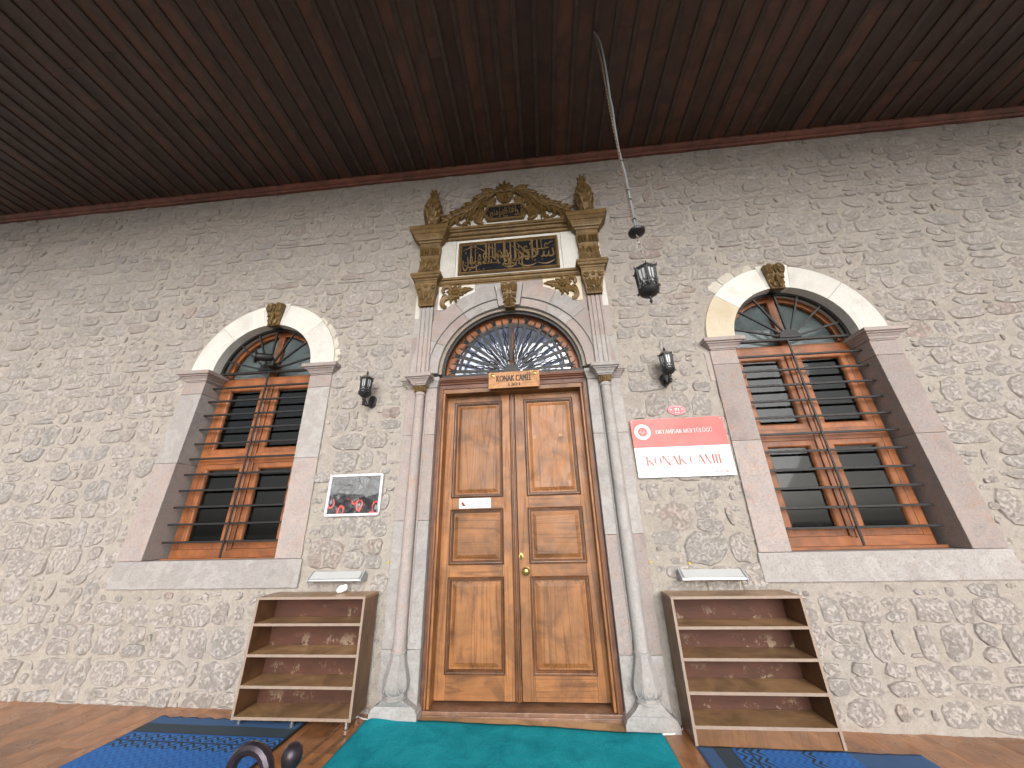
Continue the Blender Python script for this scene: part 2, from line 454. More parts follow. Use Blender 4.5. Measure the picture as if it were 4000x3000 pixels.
def rug_mat(name, axis):
    # woven bands: axis 'y' bands change with y, axis 'x' with x
    t = NT(name)
    sx = t.n('ShaderNodeSeparateXYZ'); t.l(t.tc.outputs['Object'], sx.inputs[0])
    a, b = (sx.outputs['Y'], sx.outputs['X']) if axis == 'y' else (sx.outputs['X'], sx.outputs['Y'])
    m = t.n('ShaderNodeMath', operation='MULTIPLY'); t.l(a, m.inputs[0]); m.inputs[1].default_value = -1.0 if axis == 'y' else 1.0
    mr = t.n('ShaderNodeMapRange'); t.l(m.outputs[0], mr.inputs[0]); mr.inputs[1].default_value = 0; mr.inputs[2].default_value = 1.0
    d = (.022, .036, .045); bl = (.018, .115, .40); mid = (.045, .11, .24)
    c = t.ramp(mr.outputs[0], [(0, mid), (.085, mid), (.09, d), (.205, d), (.21, bl), (.225, d), (.29, bl), (.30, d), (.38, bl), (.62, d), (.68, bl), (.9, mid)], 'CONSTANT')
    # zigzag figures in the band 0.21 to 0.30 and larger ones beyond
    tri = t.n('ShaderNodeMath', operation='PINGPONG'); t.l(b, tri.inputs[0]); tri.inputs[1].default_value = .045
    ad = t.n('ShaderNodeMath', operation='ADD'); t.l(tri.outputs[0], ad.inputs[0]); t.l(m.outputs[0], ad.inputs[1])
    fr = t.n('ShaderNodeMath', operation='PINGPONG'); t.l(ad.outputs[0], fr.inputs[0]); fr.inputs[1].default_value = .022
    zz = t.ramp(fr.outputs[0], [(.009, 0.0), (.012, 1.0)], 'LINEAR')
    reg = t.ramp(mr.outputs[0], [(0, 0.0), (.225, 1.0), (.29, 0.0), (.31, 1.0), (.9, 0.0)], 'CONSTANT')
    zm = t.mix(1.0, zz, reg, 'MULTIPLY')
    c = t.mix(zm, c, (.03, .17, .50))
    # fine pale weft lines in the dark band
    s1 = t.n('ShaderNodeMath', operation='PINGPONG'); t.l(m.outputs[0], s1.inputs[0]); s1.inputs[1].default_value = .006
    ln = t.ramp(s1.outputs[0], [(.0, .35), (.0022, 0.0)])
    ln2 = t.mix(1.0, ln, t.ramp(mr.outputs[0], [(0, 0.0), (.09, 1.0), (.2, 0.0)], 'CONSTANT'), 'MULTIPLY')
    c = t.mix(ln2, c, (.14, .22, .32))
    v = t.mapping()
    h = t.mix(.5, t.noise(v, 260, 2), t.noise(v, 18, 3))
    return t.out(c, .9, t.bump(h, .5, .006))
M_['rug_y'] = rug_mat('striped_blue_kilim', 'y')
M_['rug_x'] = rug_mat('striped_blue_kilim_turned', 'x')
M_['binding'] = plain('black_rug_binding', (.015, .014, .014), .7)

def shelf_back_mat():
    t = NT('scuffed_red_back'); v = t.mapping((.25, 1, 1), 9)
    c = t.ramp(t.noise(v, 14, 4), [(.3, (.055, .019, .010)), (.7, (.10, .034, .018))])
    sx = t.n('ShaderNodeSeparateXYZ'); t.l(t.tc.outputs['Object'], sx.inputs[0])
    band = t.ramp(sx.outputs['Z'], [(.012, 1.0), (.06, .55), (.09, 0.0)])
    v2 = t.mapping((1, 1, 1), 9)
    sc = t.ramp(t.mix(.4, t.noise(v2, 7, 3), t.noise(v2, 45, 6, .8)), [(.545, 0.0), (.58, .8)])
    c = t.mix(t.mix(1.0, sc, band, 'MULTIPLY'), c, (.27, .20, .13))
    return t.out(c, .7, t.bump(t.noise(v2, 60, 4), .15, .003))
M_['shelf_back'] = shelf_back_mat()

def poster_mat():
    t = NT('creased_dark_poster'); v = t.mapping()
    sx = t.n('ShaderNodeSeparateXYZ'); t.l(v, sx.inputs[0])
    wz = t.n('ShaderNodeMath', operation='MULTIPLY_ADD'); t.l(t.noise(v, 4, 2, .5, .6), wz.inputs[0]); wz.inputs[1].default_value = .14; t.l(sx.outputs['Z'], wz.inputs[2])
    c = t.ramp(wz.outputs[0], [(.262, (.017, .016, .022)), (.274, (.17, .175, .18))])
    # red rings and blots of the print in its lower half
    vo = t.n('ShaderNodeTexVoronoi'); mp = t.mapping((9.5, 1, 6.0), rot=(R(90), 0, 0)); vo.voronoi_dimensions = '2D'; t.l(mp, vo.inputs['Vector']); vo.inputs['Scale'].default_value = 1.0; vo.inputs['Randomness'].default_value = .75
    dd = t.mix(.25, vo.outputs['Distance'], t.noise(v, 12, 3, .5, 1.0))
    rg = t.ramp(dd, [(.0, 0.0), (.28, 0.0), (.31, 1.0), (.37, 1.0), (.40, 0.0)])
    low = t.ramp(wz.outputs[0], [(.05, 1.0), (.215, 1.0), (.235, 0.0)])
    c = t.mix(t.mix(1.0, rg, low, 'MULTIPLY'), c, (.62, .085, .065))
    ins = t.mix(1.0, t.ramp(dd, [(.19, 1.0), (.22, 0.0)]), low, 'MULTIPLY')
    c = t.mix(ins, c, (.20, .27, .29))
    h = t.noise(v, 6.5, 4, .55, 1.3)
    nrm = t.bump(h, .9, .09)
    return t.out(c, .09, nrm, **{'Coat Weight': .8, 'Coat Roughness': .05})
M_['poster'] = poster_mat()

# floor level: the porch floor falls slightly to the right
def fz(x): return .012 - .014 * x

# ------------------------------------------------------------------ ground, floor, ceiling
tag(MB().box(-150, 150, -150, 150, -.72, -.6).build('ground', M_['concrete']), kind='structure')
fl = MB()
XA, XB = -9.5, 9.5
fl.add([(XA, -4.4, fz(XA) - .02), (XB, -4.4, fz(XB) - .02), (XB, .5, fz(XB) - .02), (XA, .5, fz(XA) - .02),
        (XA, -4.4, -.6), (XB, -4.4, -.6), (XB, .5, -.6), (XA, .5, -.6)], [(0, 1, 2, 3), (0, 4, 5, 1), (1, 5, 6, 2), (3, 7, 4, 0)])
floor = tag(fl.build('floor', M_['concrete']), kind='structure')
pw = .193
x = -1.313 - pw * 24
ip = 0
while x < 5.6:
    y = 0.02
    off = random.uniform(.4, 1.25)
    while y > -3.3:
        y2 = max(-3.3, y - off); off = 1.25
        za, zb = fz(x + .001), fz(x + pw - .001)
        g = .0011
        mb = MB().add([(x + g, y2 + g, za), (x + pw - g, y2 + g, zb), (x + pw - g, y - g, zb), (x + g, y - g, za),
                       (x + g, y2 + g, za - .012), (x + pw - g, y2 + g, zb - .012), (x + pw - g, y - g, zb - .012), (x + g, y - g, za - .012)],
                      [(0, 1, 2, 3), (0, 4, 5, 1), (1, 5, 6, 2), (2, 6, 7, 3), (3, 7, 4, 0)])
        mb.build('plank', M_['plank'], floor)
        ip += 1
        y = y2
    x += pw
# worn tape stains left on the boards beside the left rug
worn = plain('worn_board_patch', (.17, .095, .05), .75, 0, .5, 30, .5)
for (xa, ya, xb, yb, wd) in ((-1.285, -.20, -1.325, -.62, .022), (-1.19, -.30, -1.235, -.62, .04)):
    pts = []
    n = 14
    for i in range(n + 1):
        t_ = i / n; wv = wd * (.55 + .6 * abs(noise.noise(Vector((xa * 9, t_ * 5, 0)))) + .2 * random.random())
        px = xa + (xb - xa) * t_; py = ya + (yb - ya) * t_
        pts.append((px - wv / 2, px + wv / 2, py))
    mb = MB()
    vs = []
    for a, b, c in pts: vs += [(a, c, fz(a) + .003), (b, c, fz(b) + .003)]
    mb.add(vs, [(2 * i, 2 * i + 2, 2 * i + 3, 2 * i + 1) for i in range(n)])
    mb.build('worn_patch', worn, floor)

# ceiling
ZC = 6.02
cl = MB().box(-9.5, 9.5, -4.5, .5, ZC + .03, ZC + .5)
ceiling = tag(cl.build('ceiling', M_['ceil']), kind='structure')
xs = []
x = .032
while x > -9.4:
    xs.append(x); x -= .1875
xs = xs[::-1]
x = .032 + .2065
while x < 9.4:
    xs.append(x); x += .2065
me_b = {}
for i in range(len(xs) - 1):
    a, b = xs[i], xs[i + 1]
    # some courses have a butt joint half way out
    cuts = [-4.45, -2.95, .0]
    if random.random() < .3: cuts.insert(2, random.uniform(-2.0, -.5))
    for k in range(len(cuts) - 1):
        dz = random.uniform(0, .004)
        MB().box(a + .004, b - .004, cuts[k] + .001, cuts[k + 1] - .001, ZC + dz, ZC + .028).build('board', M_['ceil'], ceiling)
for i, a in enumerate(xs):
    w = random.uniform(.024, .028)
    MB().stack(a - w, a + w, -4.45, 0, [(ZC - .0, 0), (ZC - .009, 0), (ZC - .015, -.007)][::-1]).build('batten', M_['batten'], ceiling)
# moulding along the wall
x = -9.4
while x < 9.4:
    x2 = min(9.4, x + random.uniform(1.3, 2.2))
    mb = MB()
    prof = [(0.0, 5.925), (-.03, 5.925), (-.045, 5.94), (-.048, 5.965), (-.07, 5.975), (-.082, 5.995), (-.085, 6.018), (0, 6.018)]
    mb.grid_loft([[(xx, p[0] - .012, p[1]) for p in prof] for xx in (x + .001, x2 - .001)])
    mb.build('ceiling_moulding', M_['cornice'], ceiling, smooth=False)
    x = x2
tag(MB().box(-9.5, 9.5, -4.62, -4.5, 5.86, 6.3).build('eaves_beam', M_['cornice'], ceiling))

# dim room behind the windows
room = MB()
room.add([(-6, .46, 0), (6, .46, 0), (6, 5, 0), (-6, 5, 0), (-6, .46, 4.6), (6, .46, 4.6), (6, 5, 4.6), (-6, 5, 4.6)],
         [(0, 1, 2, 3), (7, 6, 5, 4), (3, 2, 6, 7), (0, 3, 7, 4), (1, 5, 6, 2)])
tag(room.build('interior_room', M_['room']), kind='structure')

# ------------------------------------------------------------------ rubble wall
DZ, DR = 2.875, .79             # portal arch centre height and radius
WINS = (-2.87, 2.915)
WZ, WR = 3.05, .59
wall = thing('stone_wall', (0, 0, 0), 'rubble stone wall with thick lime mortar around the door and windows', 'wall')

def in_hole(x, z):
    if abs(x) < .93 and z < DZ: return True
    if (x * x + (z - DZ) ** 2) < .95 ** 2: return True
    for cx in WINS:
        if abs(x - cx) < .72 and 1.0 < z < WZ: return True
        if z >= WZ and (x - cx) ** 2 + (z - WZ) ** 2 < .72 ** 2: return True
    return False

gs = .030
nx = int(19 / gs); nz = int(6.6 / gs)
idx = {}
mb = MB()
def mheight(x, z):
    return -.004 - .010 * noise.noise(Vector((x * 2.2, z * 2.6, 3.1))) - .007 * noise.noise(Vector((x * 7, z * 9, 1.7))) - .004 * noise.noise(Vector((x * 17, z * 19, .7)))
def gv(i, j):
    k = (i, j)
    if k not in idx:
        X = -9.5 + i * gs; Z = -.6 + j * gs
        idx[k] = len(mb.v); mb.v.append((X, mheight(X, Z) - .003 - .010 * noise.noise(Vector((X * 12, Z * 13, 8))) - .006 * noise.noise(Vector((X * 29, Z * 31, 4))) if abs(X) < 7 else 0, Z))
    return idx[k]
for i in range(nx):
    for j in range(nz):
        X = -9.5 + (i + .5) * gs; Z = -.6 + (j + .5) * gs
        if in_hole(X, Z): continue
        mb.f.append((gv(i, j), gv(i + 1, j), gv(i + 1, j + 1), gv(i, j + 1)))
mb.build('mortar', M_['mortar'], wall, smooth='all')
# wall thickness behind, so that the wall is solid from the side
mb = MB()
mb.box(-9.5, -3.62, .03, .46, -.6, 6.3); mb.box(3.66, 9.5, .03, .46, -.6, 6.3)
mb.box(-2.1, -.96, .03, .46, -.6, 6.3); mb.box(.96, 2.14, .03, .46, -.6, 6.3)
for cx in WINS:
    mb.box(cx - .77, cx + .77, .03, .46, -.6, .98); mb.box(cx - .77, cx + .77, .03, .46, 3.8, 6.3)
mb.box(-.96, .96, .03, .46, 3.85, 6.3)
mb.build('wall_core', M_['mortar'], wall)

def blocked(x, z, hw, hh):
    for sx_ in (-1, 0, 1):
        for sz_ in (-1, 0, 1):
            px, pz = x + sx_ * hw * .85, z + sz_ * hh * .85
            if abs(px) < 1.13 and pz < 4.72: return True
            if pz < 4.9 and abs(px) < 1.2 and pz > 3.9: return True
            if abs(px) < .85 and pz < 5.25: return True
            if abs(px) < .45 and pz < 5.45: return True
            for cx in WINS:
                if abs(px - cx) < .90 and .86 < pz < WZ + .05: return True
                if pz >= WZ and (px - cx) ** 2 + (pz - WZ) ** 2 < .895 ** 2: return True
    return False

def stone_geo(x, z, hw, hh, proud, N=13):
    vs = []; ph = random.random() * 9
    e = random.uniform(2.8, 6.5); sk = random.uniform(-.16, .16); tp = random.uniform(-.14, .14)
    rings = [(1.0, .005), (.88, -proud * .8), (.5, -proud)]
    for k, (s_, dy) in enumerate(rings):
        for i in range(N):
            a = 2 * PI * i / N
            c, d = math.cos(a), math.sin(a)
            q = (abs(c) ** e + abs(d) ** e) ** (-1 / e)
            rr = q * (1.03 + .20 * noise.noise(Vector((c * 1.7 + ph, d * 1.7, x * 3.3 + z))) + .13 * noise.noise(Vector((c * 4.5 + ph, d * 4.5, x * 3.3))))
            px = x + (c * rr * (1 + tp * d) + sk * d * hh / hw) * hw * s_; pz = z + (d * rr + sk * .5 * c * rr) * hh * s_
            jy = (0 if k == 0 else .011 * noise.noise(Vector((px * 16, pz * 16, ph))))
            vs.append((px, mheight(px, pz) + dy + jy, pz))
    vs.append((x, mheight(x, z) - proud * 1.0 + .004 * (random.random() - .5), z))
    fs = []
    for k in range(2):
        for i in range(N):
            a = k * N + i; b = k * N + (i + 1) % N
            fs.append((a, b, b + N, a + N))
    for i in range(N): fs.append((2 * N + i, 2 * N + (i + 1) % N, 3 * N))
    return vs, fs

stones = []
z = .0
row = 0
while z < 5.95:
    low = z < 2.5
    h = random.uniform(.15, .25) if low else random.uniform(.10, .185)
    if z + h > 5.93: h = max(.07, 5.93 - z)
    x = -8.0 + random.random() * .2
    while x < 8.0:
        w = random.uniform(.13, .36) if low else random.uniform(.13, .40)
        gap = random.uniform(.0, .018)
        wob = .03 * noise.noise(Vector((x * .7, z * 1.3, 5)))
        kind = random.random()
        if kind < .24 and h > .12:      # two thin stones one above the other
            f = random.uniform(.38, .62)
            parts = [(x + w / 2, z + h * f / 2, w / 2, h * f / 2 - .002), (x + w / 2, z + h * (f + (1 - f) / 2), w / 2 * random.uniform(.7, 1), h * (1 - f) / 2 - .002)]
        elif kind < .30 and w > .2:
            parts = [(x + w * .35, z + h * .5, w * .34, h * .48), (x + w * .86, z + h * .28, w * .12, h * .2), (x + w * .86, z + h * .75, w * .11, h * .17)]
        elif kind < .36:
            parts = [(x + w * .3, z + h * .5, w * .14, h * .3)]
        else:
            parts = [(x + w / 2, z + h / 2 + random.uniform(-.01, .01), w / 2, h / 2 - random.uniform(-.004, .006))]
        for (sx0, sz0, hw, hh) in parts:
            sz1 = sz0 + wob
            if hh < .018 or blocked(sx0, sz1, hw, hh) or sz1 + hh > 5.93: continue
            proud = random.uniform(.007, .020) * (1.2 if low else 1.0)
            stones.append([sx0, sz1, hw - gap / 2, hh, proud, random.random() * .93])
        x += w + gap
    z += h + random.uniform(-.004, .008)
    row += 1
# chinking: small stones pushed into the gaps that are left
cells = {}
def cadd(st):
    for a in range(int((st[0] - st[2] + 20) / .3), int((st[0] + st[2] + 20) / .3) + 1):
        for b in range(int((st[1] - st[3]) / .3), int((st[1] + st[3]) / .3) + 1): cells.setdefault((a, b), []).append(st)
for st in stones: cadd(st)
def free(x, z, hw, hh):
    for a in range(int((x - hw + 20) / .3), int((x + hw + 20) / .3) + 1):
        for b in range(int((z - hh) / .3), int((z + hh) / .3) + 1):
            for st in cells.get((a, b), ()):
                if abs(st[0] - x) < (st[2] + hw) * .93 and abs(st[1] - z) < (st[3] + hh) * .93: return False
    return True
for k in range(26000):
    big_ = k < 9000
    hw, hh = (random.uniform(.07, .14), random.uniform(.04, .08)) if big_ else (random.uniform(.02, .06), random.uniform(.014, .035))
    x, z = random.uniform(-7, 7), random.uniform(.02, 5.9)
    if blocked(x, z, hw, hh) or not free(x, z, hw, hh): continue
    st = [x, z, hw, hh, random.uniform(.006, .015), random.random() * .93]
    stones.append(st); cadd(st)
# stones whose colour stands out in the photograph
for (tx, tz, tint) in ((-1.29, 2.433, .965), (2.007, 3.669, .93), (1.423, 2.776, .945), (1.834, 2.516, .88), (-1.35, 1.28, .935), (-1.45, 2.1, .89), (1.75, 1.25, .87), (-1.62, 1.25, .94), (1.45, 1.42, .93), (1.58, 4.25, .96), (-3.55, 5.35, 1.0), (1.05, 3.6, .97), (-1.25, 3.62, .5)):
    s0 = min(stones, key=lambda s: (s[0] - tx) ** 2 + (s[1] - tz) ** 2)
    s0[5] = tint
inframe = [s for s in stones if abs(s[0]) < 4.2]
# those that show largest: near the camera and big
def score(s):
    d2 = (s[0] - CAM.x) ** 2 + CAM.y ** 2 + (s[1] - CAM.z) ** 2
    return s[2] * s[3] / d2
inframe.sort(key=score, reverse=True)
own = inframe[:292]
ids = set(id(s) for s in own)
for s in own:
    vs, fs = stone_geo(*s[:5])
    MB().add(vs, fs).build('stone', M_['rubble'], wall, smooth=True, rnd=s[5], angle=28)
mb = MB(); tl = []
for s in stones:
    if id(s) in ids: continue
    vs, fs = stone_geo(*s[:5], N=9)
    mb.add(vs, fs); tl += [s[5]] * len(vs)
tag(mb.build('small_stones', M_['rubble'], wall, smooth=True, rnd=tl, angle=28), kind='stuff')
for (px, pz) in ((-1.126, 1.072), (1.125, 1.043), (1.433, 1.029)):
    MB().cyl((px, .0, pz), (px, -.022, pz), .010, .009, 8).build('wall_plug', M_['yellow'], wall)

# ------------------------------------------------------------------ carved stone helpers
def cap_levels(z0, z1, e0, e1):
    h = z1 - z0; d = e1 - e0
    return [(z0, e0), (z0 + .10 * h, e0), (z0 + .12 * h, e0 + .16 * d), (z0 + .20 * h, e0 + .18 * d), (z0 + .28 * h, e0 + .24 * d), (z0 + .42 * h, e0 + .46 * d), (z0 + .50 * h, e0 + .52 * d),
            (z0 + .52 * h, e0 + .72 * d), (z0 + .63 * h, e0 + .74 * d), (z0 + .65 * h, e1), (z1, e1)]

def jamb_blocks(x0, x1, yf, yb, cuts, mats, parent, name='jamb_block', lean=0.0):
    for i in range(len(cuts) - 1):
        a, b = cuts[i], cuts[i + 1]
        mb = MB().box(x0, x1, yf, yb, a + .0012, b - .0012)
        if lean:
            mb.v = [(v[0] + lean * (3 - v[2]), v[1], v[2]) for v in mb.v]
        mb.build(name, mats[i % len(mats)], parent, bevel=.004)

# ------------------------------------------------------------------ portal
portal = thing('doorway', (0, 0, 0), 'tall carved stone doorway surround with gilded capitals, inscription panel and scrolled pediment', 'doorway')
PK, GR, GO, WH = M_['pinkstone'], M_['greystone'], M_['gold'], M_['white']
cutsL = [0, .45, 1.41, 2.2, 2.70]; cutsR = [0, .42, 1.26, 2.14, 2.70]
matL = [GR, GR, PK, PK]; matR = [GR, PK, GR, GR]
for s in (-1, 1):
    cuts, mt = (cutsL, matL) if s < 0 else (cutsR, matR)
    a, b = sorted((s * .775, s * .885)); jamb_blocks(a, b, -.055, .2, cuts, mt, portal)
    a, b = sorted((s * .888, s * .990)); jamb_blocks(a, b, -.035, .1, cuts, mt, portal, 'fillet_block')
    a, b = sorted((s * .993, s * 1.098)); jamb_blocks(a, b, -.055, .05, cuts, mt, portal)
    # two thin upright roll mouldings beside the colonnette
    for xo in (.8835, .9945):
        MB().tube([(s * xo, -.056, cuts[1] + .1), (s * xo, -.056, 2.69)], .0095, 8).build('roll_moulding', mt[2], portal, smooth=True)
    # colonnette
    cx = s * .940
    sh = MB().lathe(cx, -.085, [(.44, .062), (.455, .064), (.46, .055), (.475, .055), (.50, .051), (1.5, .049), (2.60, .045), (2.605, .052), (2.62, .055), (2.63, .05), (2.64, .046)], 16)
    col = sh.build('colonnette', GR if s > 0 else PK, portal, smooth=True)
    # bulbous foot with leaf-shaped facets
    def fmod(k, n, z): return 1.0 if k % 2 else .965
    pr = [(.168, .075), (.175, .083), (.185, .086), (.192, .083), (.197, .092), (.215, .104), (.24, .108), (.27, .105), (.31, .094), (.36, .077), (.41, .064), (.43, .060), (.44, .060)]
    bulb = MB().lathe(cx, -.085, pr, 8)
    bulb.build('bulb_foot', GR, col, bevel=.006)
    for k in range(3):        # leaf edges on the three facets that show
        a = -PI / 2 + (k - 1) * PI / 4
        pts = []
        for i in range(9):
            t_ = -1 + 2 * i / 8
            hh = .205 + .06 * abs(t_) ** 2.4
            rr_ = .110 - .012 * max(0, (hh - .24)) / .06
            aa = a + t_ * .33
            pts.append((cx + math.cos(aa) * rr_ * .965, -.085 + math.sin(aa) * rr_ * .965, hh))
        MB().tube(pts, .0035, 6).build('leaf_edge', GR, col, smooth=True)
    # square plinth and its sloped shoulder
    yb_ = -.002
    px0, px1 = cx - .155 * (1 if s < 0 else .98), cx + .16
    fx = fz(cx)
    yc = -.085
    def sq(h, z, yf=None): return [(cx - h, yc - h * .62 if yf is None else yf, z), (cx + h, yc - h * .62 if yf is None else yf, z), (cx + h, .03, z), (cx - h, .03, z)]
    def sq2(h, z): return [(cx - h, max(yc - h, -.128 if s > 0 else -.115), z), (cx + h, max(yc - h, -.128 if s > 0 else -.115), z), (cx + h, .03, z), (cx - h, .03, z)]
    pl = MB().grid_loft([sq2(.186, fx - .02), sq2(.186, fx + .045), sq2(.178, fx + .052), sq2(.172, fx + .070), sq2(.160, fx + .078), sq2(.145, fx + .090)])
    pl.build('plinth', GR, col, bevel=.004)
    sho = MB()
    r0 = sq2(.145, fx + .090)
    r1 = [(cx - .078, yc - .05, .160), (cx + .078, yc - .05, .160), (cx + .078, .02, .160), (cx - .078, .02, .160)]
    rm = [tuple((a_ * .45 + b_ * .55) - (.006 if i == 2 else 0) for i, (a_, b_) in enumerate(zip(p, q))) for p, q in zip(r0, r1)]
    sho.grid_loft([r0, rm, r1]).build('plinth_shoulder', GR, col, bevel=.003)
    MB().lathe(cx, -.085, [(.158, .080), (.163, .090), (.170, .090), (.175, .082)], 16).build('foot_ring', GR, col, smooth=True)
    # little gilded leaf collar
    gb = MB().lathe(cx, -.085, [(2.638, .047), (2.645, .052), (2.70, .060), (2.703, .055)], 16)
    for k in range(9):
        a = PI + PI * (k + .5) / 9
        x_, y_ = cx + .054 * math.cos(a), -.085 + .054 * math.sin(a)
        gb.tube([(x_, y_, 2.645), (cx + .060 * math.cos(a), -.085 + .060 * math.sin(a), 2.68), (cx + .066 * math.cos(a), -.085 + .066 * math.sin(a), 2.70)], [.006, .009, .006], 6)
    gb.build('gilded_collar', GO, col, smooth=True)
    # imposts
    IM = MB().stack(cx - .068, cx + .068, -.145, .03, cap_levels(2.703, 2.815, 0, .068))
    IM.build('impost', PK if s < 0 else GR, portal, bevel=.003)
    a, b = sorted((s * .775, s * .868))
    MB().stack(a, b, -.058, .12, cap_levels(2.703, 2.812, 0, .026)).build('impost', GR, portal, bevel=.003)
    a, b = sorted((s * 1.012, s * 1.10))
    MB().stack(a, b, -.058, .05, cap_levels(2.703, 2.812, 0, .05)).build('impost', PK, portal, bevel=.003)
    # upper pilaster: shaft with flutes in front of a backing strip
    cxp = s * .958
    hts = [2.816, 3.32, 3.70] if s < 0 else [2.816, 3.20, 3.70]
    for i in range(2):
        za, zb = hts[i] + .001, hts[i + 1] - .001
        mm = PK if (i + (s > 0)) % 2 == 0 else GR
        a, b = cxp - .078, cxp + .078
        prof = [(a, .02), (a, -.072), (a + .018, -.072)]
        for fx_ in (.030, .078, .126):
            c0 = a + fx_ - .008
            prof += [(c0, -.072), (c0 + .003, -.060), (c0 + .013, -.060), (c0 + .016, -.072)]
        prof += [(b, -.072), (b, .02)]
        mb = MB().grid_loft([[(p[0], p[1], za) for p in prof], [(p[0], p[1], zb) for p in prof]])
        mb.build('pilaster', mm, portal)
        a2, b2 = sorted((s * 1.030, s * (1.118 if i == 0 else 1.108)))
        MB().box(a2 + .008, b2, -.034, .03, za, zb - (.12 if i else 0)).build('backing_block', mm, portal, bevel=.003)
    a2, b2 = sorted((s * 1.02, s * 1.105))
    for za, zb in ((3.582, 3.98), (3.984, 4.60)):
        MB().box(a2, b2 + (.0), -.030, .03, za, zb).build('white_backing', WH, portal, bevel=.003)
    # gilded capital
    cc = s * .964
    mb = MB().stack(cc - .083, cc + .083, -.088, .0, [(3.715, 0), (3.735, 0), (3.738, .006), (3.775, .008), (3.82, .012), (3.88, .024), (3.95, .045), (3.975, .045), (3.98, .04), (3.998, .045)])
    capi = mb.build('gilded_capital', GO, portal)
    mb = MB()
    for k in range(7):       # saw-tooth hem below
        xx = cc - .078 + k * .026
        mb.prism([(xx - .012, 3.735), (xx, 3.705), (xx + .012, 3.735)], -.092, -.07)
    for k in range(6):       # row of small leaves
        mb.lobe(cc - .07 + k * .028, 3.742, -.094, PI / 2, .062, .030, .016)
    for q in (-1, 1):        # acanthus and corner volutes
        for (dx, z0, an, L, Wd, bd) in ((.03, 3.79, 90, .14, .045, .5), (.058, 3.80, 78, .15, .040, .6), (.014, 3.82, 96, .13, .035, -.5), (.04, 3.85, 70, .11, .035, -1.2)):
            ang = R(an) if q > 0 else PI - R(an)
            mb.lobe(cc + q * dx, z0, -.105, ang, L, Wd, .020, bd * (-q))
        sp = []
        for i in range(16):
            t_ = i / 15; rr = .034 * (1 - .75 * t_); an = PI * .6 + t_ * PI * 2.6
            sp.append((cc + q * (.088 + rr * math.cos(an) * 1.0 - .0), -.133 - .004 * t_, 3.945 + rr * math.sin(an)))
        mb.tube(sp, [.011 - .004 * i / 15 for i in range(16)], 6)
    mb.lobe(cc, 3.93, -.128, PI / 2, .055, .05, .024)
    mb.build('acanthus_leaves', GO, capi, smooth=True)
    side = MB()
    for (z0, w_, h_) in ((3.76, .05, .10), (3.86, .06, .12)):
        pass
    # cornice over the capital
    MB().stack(cc - .130, cc + .130, -.134, .0, [(4.0, 0), (4.035, 0), (4.037, .008), (4.05, .012), (4.062, .03), (4.085, .042), (4.088, .05), (4.12, .05)]).build('gilded_cornice', GO, portal)
    # frieze pilaster with carved leaves
    fr = MB().stack(cc - .120, cc + .120, -.088, .0, [(4.122, .0), (4.30, .0), (4.34, -.006), (4.42, -.006), (4.44, .004), (4.55, .010), (4.578, .012), (4.58, 0)])
    fro = fr.build('frieze_pilaster', GO, portal)
    mb = MB()
    for q in (-1, 1):
        c2 = cc + q * .064
        for r_, z0 in ((.056, 0), (.040, 0), (.024, 0)):
            pts = [(c2 + r_ * math.cos(a_), -.094, 4.21 + r_ * 1.25 * math.sin(a_) + (.03 if abs(a_ - PI / 2) < .3 else 0)) for a_ in [2 * PI * i / 14 for i in range(15)]]
            mb.tube(pts, .0075, 6)
        mb.lathe(c2, -.094, [(4.20, .004), (4.21, .010), (4.22, .004)], 8)
        for an, L in ((90, .13), (60, .12), (120, .12)):
            mb.lobe(c2, 4.27, -.088, R(an), L, .045, .022)
        for k in range(3):
            mb.lobe(c2 - .036 + k * .036, 4.56, -.098, -PI / 2, .115, .036, .024)
        mb.lathe(c2, -.116, [(4.49, .003), (4.50, .009), (4.51, .003)], 8)
    for k in range(9):
        xx = cc - .115 + k * .029
        mb.lobe(xx, 4.448, -.094, PI / 2, .022, .028, .014, n=3)
    mb.build('carved_leaves', GO, fro, smooth=True)
    # big top cornice
    MB().stack(cc - .125, cc + .125, -.098, .0, [(4.582, 0), (4.63, .006), (4.633, .018), (4.655, .024), (4.66, .040), (4.675, .045), (4.70, .060), (4.725, .078), (4.728, .088), (4.74, .088), (4.765, .108), (4.768, .115), (4.83, .115)]).build('gilded_cornice', GO, portal)
    # urn finial
    cf = s * .968 + .012
    def um(k, n, z):
        return 1
    zs = .0 if s < 0 else .03
    prof = [(4.832, .075), (4.86, .078), (4.865, .058), (4.885, .045), (4.90, .055), (4.93, .085), (4.97, .10), (5.0, .088), (5.015, .08), (5.03, .10), (5.07, .112), (5.11, .105), (5.115, .085), (5.15, .098), (5.20, .104), (5.26, .10), (5.31, .078), (5.335, .05), (5.345, .034), (5.37, .034), (5.41, .045), (5.44, .050), (5.46, .04), (5.50, .02), (5.53, .004)]
    # stretched so that its tip meets the surveyed height
    prof = [(4.832 + (z_ - 4.832) * 1.03, r_) for z_, r_ in prof]
    ub = MB().lathe(cf, -.115, prof, 18, um)
    urn = ub.build('urn_finial', GO, portal, smooth=True, angle=50)
    mb = MB()
